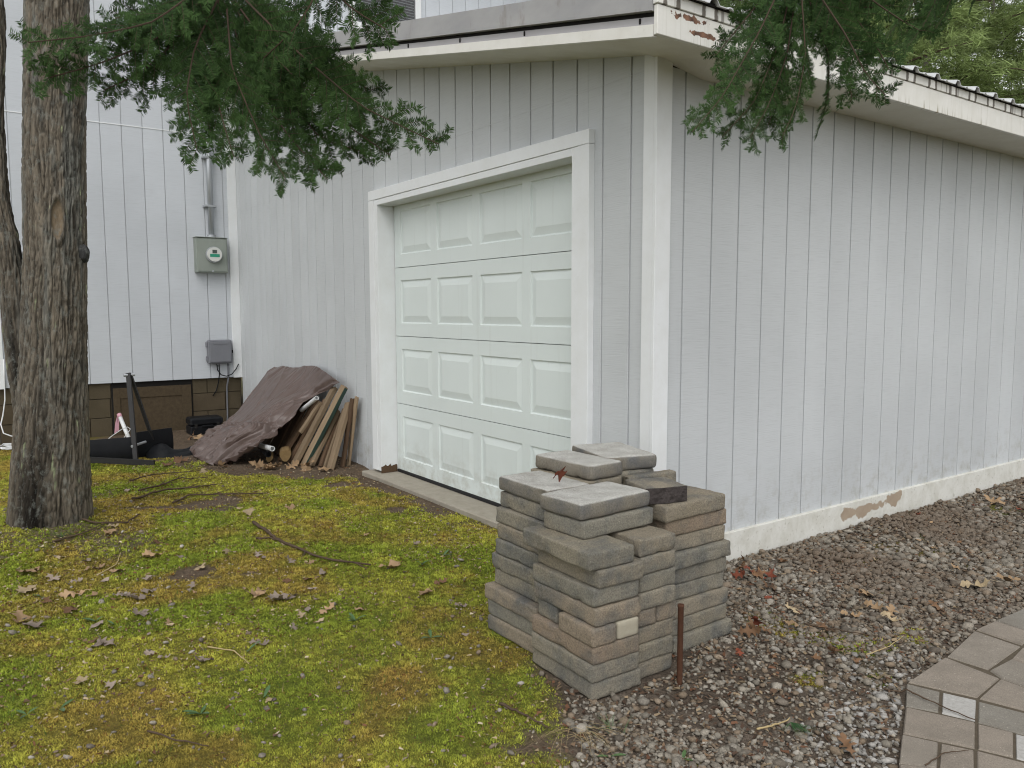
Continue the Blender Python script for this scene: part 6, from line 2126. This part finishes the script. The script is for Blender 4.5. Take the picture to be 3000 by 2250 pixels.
# ------------------------------------------------------------------ sticks, straw, weeds
def build_sticks():
    def stick(pts, r, label, mat='twig', lift=0.006, forks=0):
        P = []
        for (a, b) in zip(pts[:-1], pts[1:]):
            n = 6
            for i in range(n):
                t = i / n
                P.append((a[0] + (b[0] - a[0]) * t, a[1] + (b[1] - a[1]) * t))
        P.append(pts[-1])
        Q = [Vector((x + random.gauss(0, r * .35), y + random.gauss(0, r * .35), (0.003 if x > float(patio_x(y)) - 0.01 else gz1(x, y) + lift) + r * 0.8 + abs(random.gauss(0, r * .5)))) for x, y in P]
        m = MB().tube(Q, [r * (1 - 0.6 * i / len(Q)) * random.uniform(.85, 1.15) for i in range(len(Q))], 7)
        for k in range(forks):
            i = random.randrange(len(Q) // 4, len(Q) - 2)
            d = (Q[i + 1] - Q[i - 1]).normalized()
            s = Vector((-d.y, d.x, 0)) * random.choice((-1, 1))
            e = [Q[i]]
            for j in range(4):
                e.append(e[-1] + (d * .8 + s * .6 + Vector((random.gauss(0, .15), random.gauss(0, .15), .05))) * 0.035)
            m.tube(e, [r * .5 * (1 - .18 * j) for j in range(5)], 5)
        o = m.build("stick", M[mat], None, True)
        return tag(o, label, "stick")
    stick([(-1.997, -1.314), (-1.755, -1.317), (-1.553, -1.319), (-1.141, -1.241), (-0.857, -1.089)], .0105, "thick bent stick lying on the middle of the moss", forks=2)
    stick([(-1.66, -1.41), (-1.621, -1.335), (-1.392, -1.29)], .006, "short side twig lying against the thick bent stick")
    stick([(0.185, -2.309), (0.289, -2.253), (0.376, -2.183)], .0035, "thin dark twig near the bottom edge of the moss")
    stick([(0.664, -1.348), (0.755, -1.322), (0.872, -1.311)], .005, "dark twig at the moss edge in front of the paver stack")
    stick([(-2.994, -1.811), (-3.242, -1.574), (-3.243, -1.322), (-3.243, -1.191)], .008, "long dark twig by the tree, nearest of the twigs there", forks=3)
    stick([(-3.339, -1.707), (-3.45, -1.53), (-3.60, -1.40), (-3.538, -1.182)], .007, "forked dark twig between the tree and the tarp", forks=4)
    stick([(-2.80, -1.60), (-2.98, -1.44), (-2.88, -1.25), (-2.72, -1.0)], .007, "dark twig reaching towards the garage door from the tree", forks=2)
    stick([(-3.713, -1.704), (-3.883, -1.511), (-3.837, -1.141)], .006, "thin dark twig in front of the plow", forks=2)
    stick([(-2.45, -2.242), (-2.30, -2.12), (-2.30, -1.95), (-2.5, -1.85)], .007, "root-like stick curling at the foot of the tree")
    stick([(-2.10, -2.35), (-2.16, -2.2), (-2.3, -2.05)], .005, "short grey twig just in front of the tree foot")
    stick([(1.322, -0.235), (1.385, -0.204), (1.502, -0.217), (1.608, -0.224)], .0035, "thin dark twig lying across the pale paver of the path", lift=0.008)
    stick([(1.643, -0.587), (1.644, -0.479), (1.677, -0.413)], .0022, "fine pale twig on the path at the bottom edge", lift=0.012)
    stick([(1.156, -0.058), (1.166, 0.082), (1.144, 0.22)], .0022, "pale yellow stalk on the gravel near the path", 'straw', 0.02)
    stick([(1.247, -0.805), (1.263, -0.722), (1.265, -0.655)], .0035, "short bleached twig by the pine sprig", 'straw', 0.012)
    stick([(0.81, 0.072), (0.934, 0.108), (1.074, 0.147)], .0035, "thin brown twig in the middle of the gravel", lift=0.016)
    stick([(-0.35, -2.0), (-0.25, -1.93), (-0.10, -1.92)], .003, "fine bleached stem on the lower moss", 'straw')
    stick([(-1.50, -2.22), (-1.62, -2.12), (-1.80, -2.07)], .004, "curved pale twig left of the tan leaves", 'straw')

    def blades(name, x, y, n, h, spread, w, mat, label, cat, lean=0.5, group=None, z=0.0, arc=(0.0, 6.283)):
        m = MB()
        z0 = gz1(x, y) + z
        for k in range(n):
            a = random.uniform(*arc)
            bx_, by_ = x + random.gauss(0, spread), y + random.gauss(0, spread)
            d = Vector((math.cos(a) * lean, math.sin(a) * lean, 1)).normalized()
            s = Vector((-math.sin(a), math.cos(a), 0))
            L = h * random.uniform(.6, 1.1)
            v = []
            for i in range(4):
                t = i / 3
                p = Vector((bx_, by_, z0 - .003)) + d * L * t + Vector((math.cos(a), math.sin(a), -0.6 * t)) * L * lean * .6 * t * t
                ww = w * (1 - t * .95)
                v += [p - s * ww, p + s * ww]
            m.addvf(v, [(0, 1, 3, 2), (2, 3, 5, 4), (4, 5, 7, 6)])
        return tag(m.build(name, M[mat]), label, cat, group)
    blades("dry_grass_tuft", 0.915, -1.235, 38, .11, .022, .0010, 'straw', "dry straw grass tuft sprawling before the stack's corner", "grass tuft", 1.5, arc=(-1.9, 0.6))
    blades("grass_tuft", 0.985, -1.16, 26, .06, .02, .0014, 'weed', "small green grass tuft beside the dry straw", "grass tuft", 0.6)
    # pine sprig on the gravel
    m = MB()
    b = Vector((1.285, -0.690, gz1(1.29, -.69) + .022))
    for k in range(60):
        a = random.gauss(-0.35, 0.42)
        d = Vector((math.cos(a), math.sin(a), random.gauss(0.0, .10)))
        L = random.uniform(.06, .095)
        s = Vector((-d.y, d.x, random.gauss(0, .5))).normalized() * .0009
        m.addvf([b - s, b + s, b + d * L], [(0, 1, 2)])
    tag(m.build("pine_sprig", M['pinegreen']), "green pine needle sprig lying on the gravel", "sprig")
    # little leafy weeds
    wd = [(-0.896, -2.307), (-0.815, -2.25), (-0.239, -1.88), (-0.144, -2.509), (-0.162, -2.601), (0.16, -2.151), (0.166, -1.952), (-1.338, -2.464), (-0.768, -0.848), (-0.814, -0.694), (0.063, -1.264), (-0.269, -1.433), (1.088, -1.258), (1.22, -1.1)]
    weeds = []
    for i, (x, y) in enumerate(wd):
        m = MB()
        z0 = gz1(x, y) + .002
        a0 = random.uniform(0, 6.28)
        for k in range(random.choice((2, 3, 4))):
            a = a0 + k * 2.2 + random.gauss(0, .3)
            L = random.uniform(.028, .05)
            d = Vector((math.cos(a), math.sin(a), random.uniform(.5, 1.2))).normalized()
            s = Vector((-math.sin(a), math.cos(a), 0))
            v = []
            for t, w in ((0, .05), (.35, .13), (.65, .17), (.88, .10), (1, .01)):
                p = Vector((x, y, z0)) + d * L * t + Vector((math.cos(a), math.sin(a), -.7)) * L * .35 * t * t
                v += [p - s * w * L, p + Vector((0, 0, -.06 * L)), p + s * w * L]
            m.addvf(v, [(j * 3 + q, j * 3 + q + 1, j * 3 + q + 4, j * 3 + q + 3) for j in range(4) for q in range(2)])
        o = m.build("weed_seedling", M['weed'], None, True)
        if i >= 12:
            lab = "small green weed growing in the gravel by the path"
        elif y > -1.0:
            lab = "small green weed in the moss near the garage door"
        else:
            lab = "small green weed seedling in the front of the moss"
        tag(o, lab, "weed", "weed seedlings in the moss")
        weeds.append((x, y, o))
    by = {}
    for x, y, o in weeds:
        by.setdefault(o["label"], []).append(((0.578 * (x - CAMX) + 0.816 * (y - CAMY)) / (-0.816 * (x - CAMX) + 0.578 * (y - CAMY)), o))
    for lab, L in by.items():
        for i, (q, o) in enumerate(sorted(L, key=lambda t: t[0])):
            o["label"] = lab + ", " + ORDW[i] + " from the left"
    # green sprout at the tree foot
    blades("pine_seedling", -2.16, -2.30, 30, .09, .006, .0012, 'weed', "tiny pine seedling sprouting at the foot of the tree", "seedling", 0.9)
build_sticks()
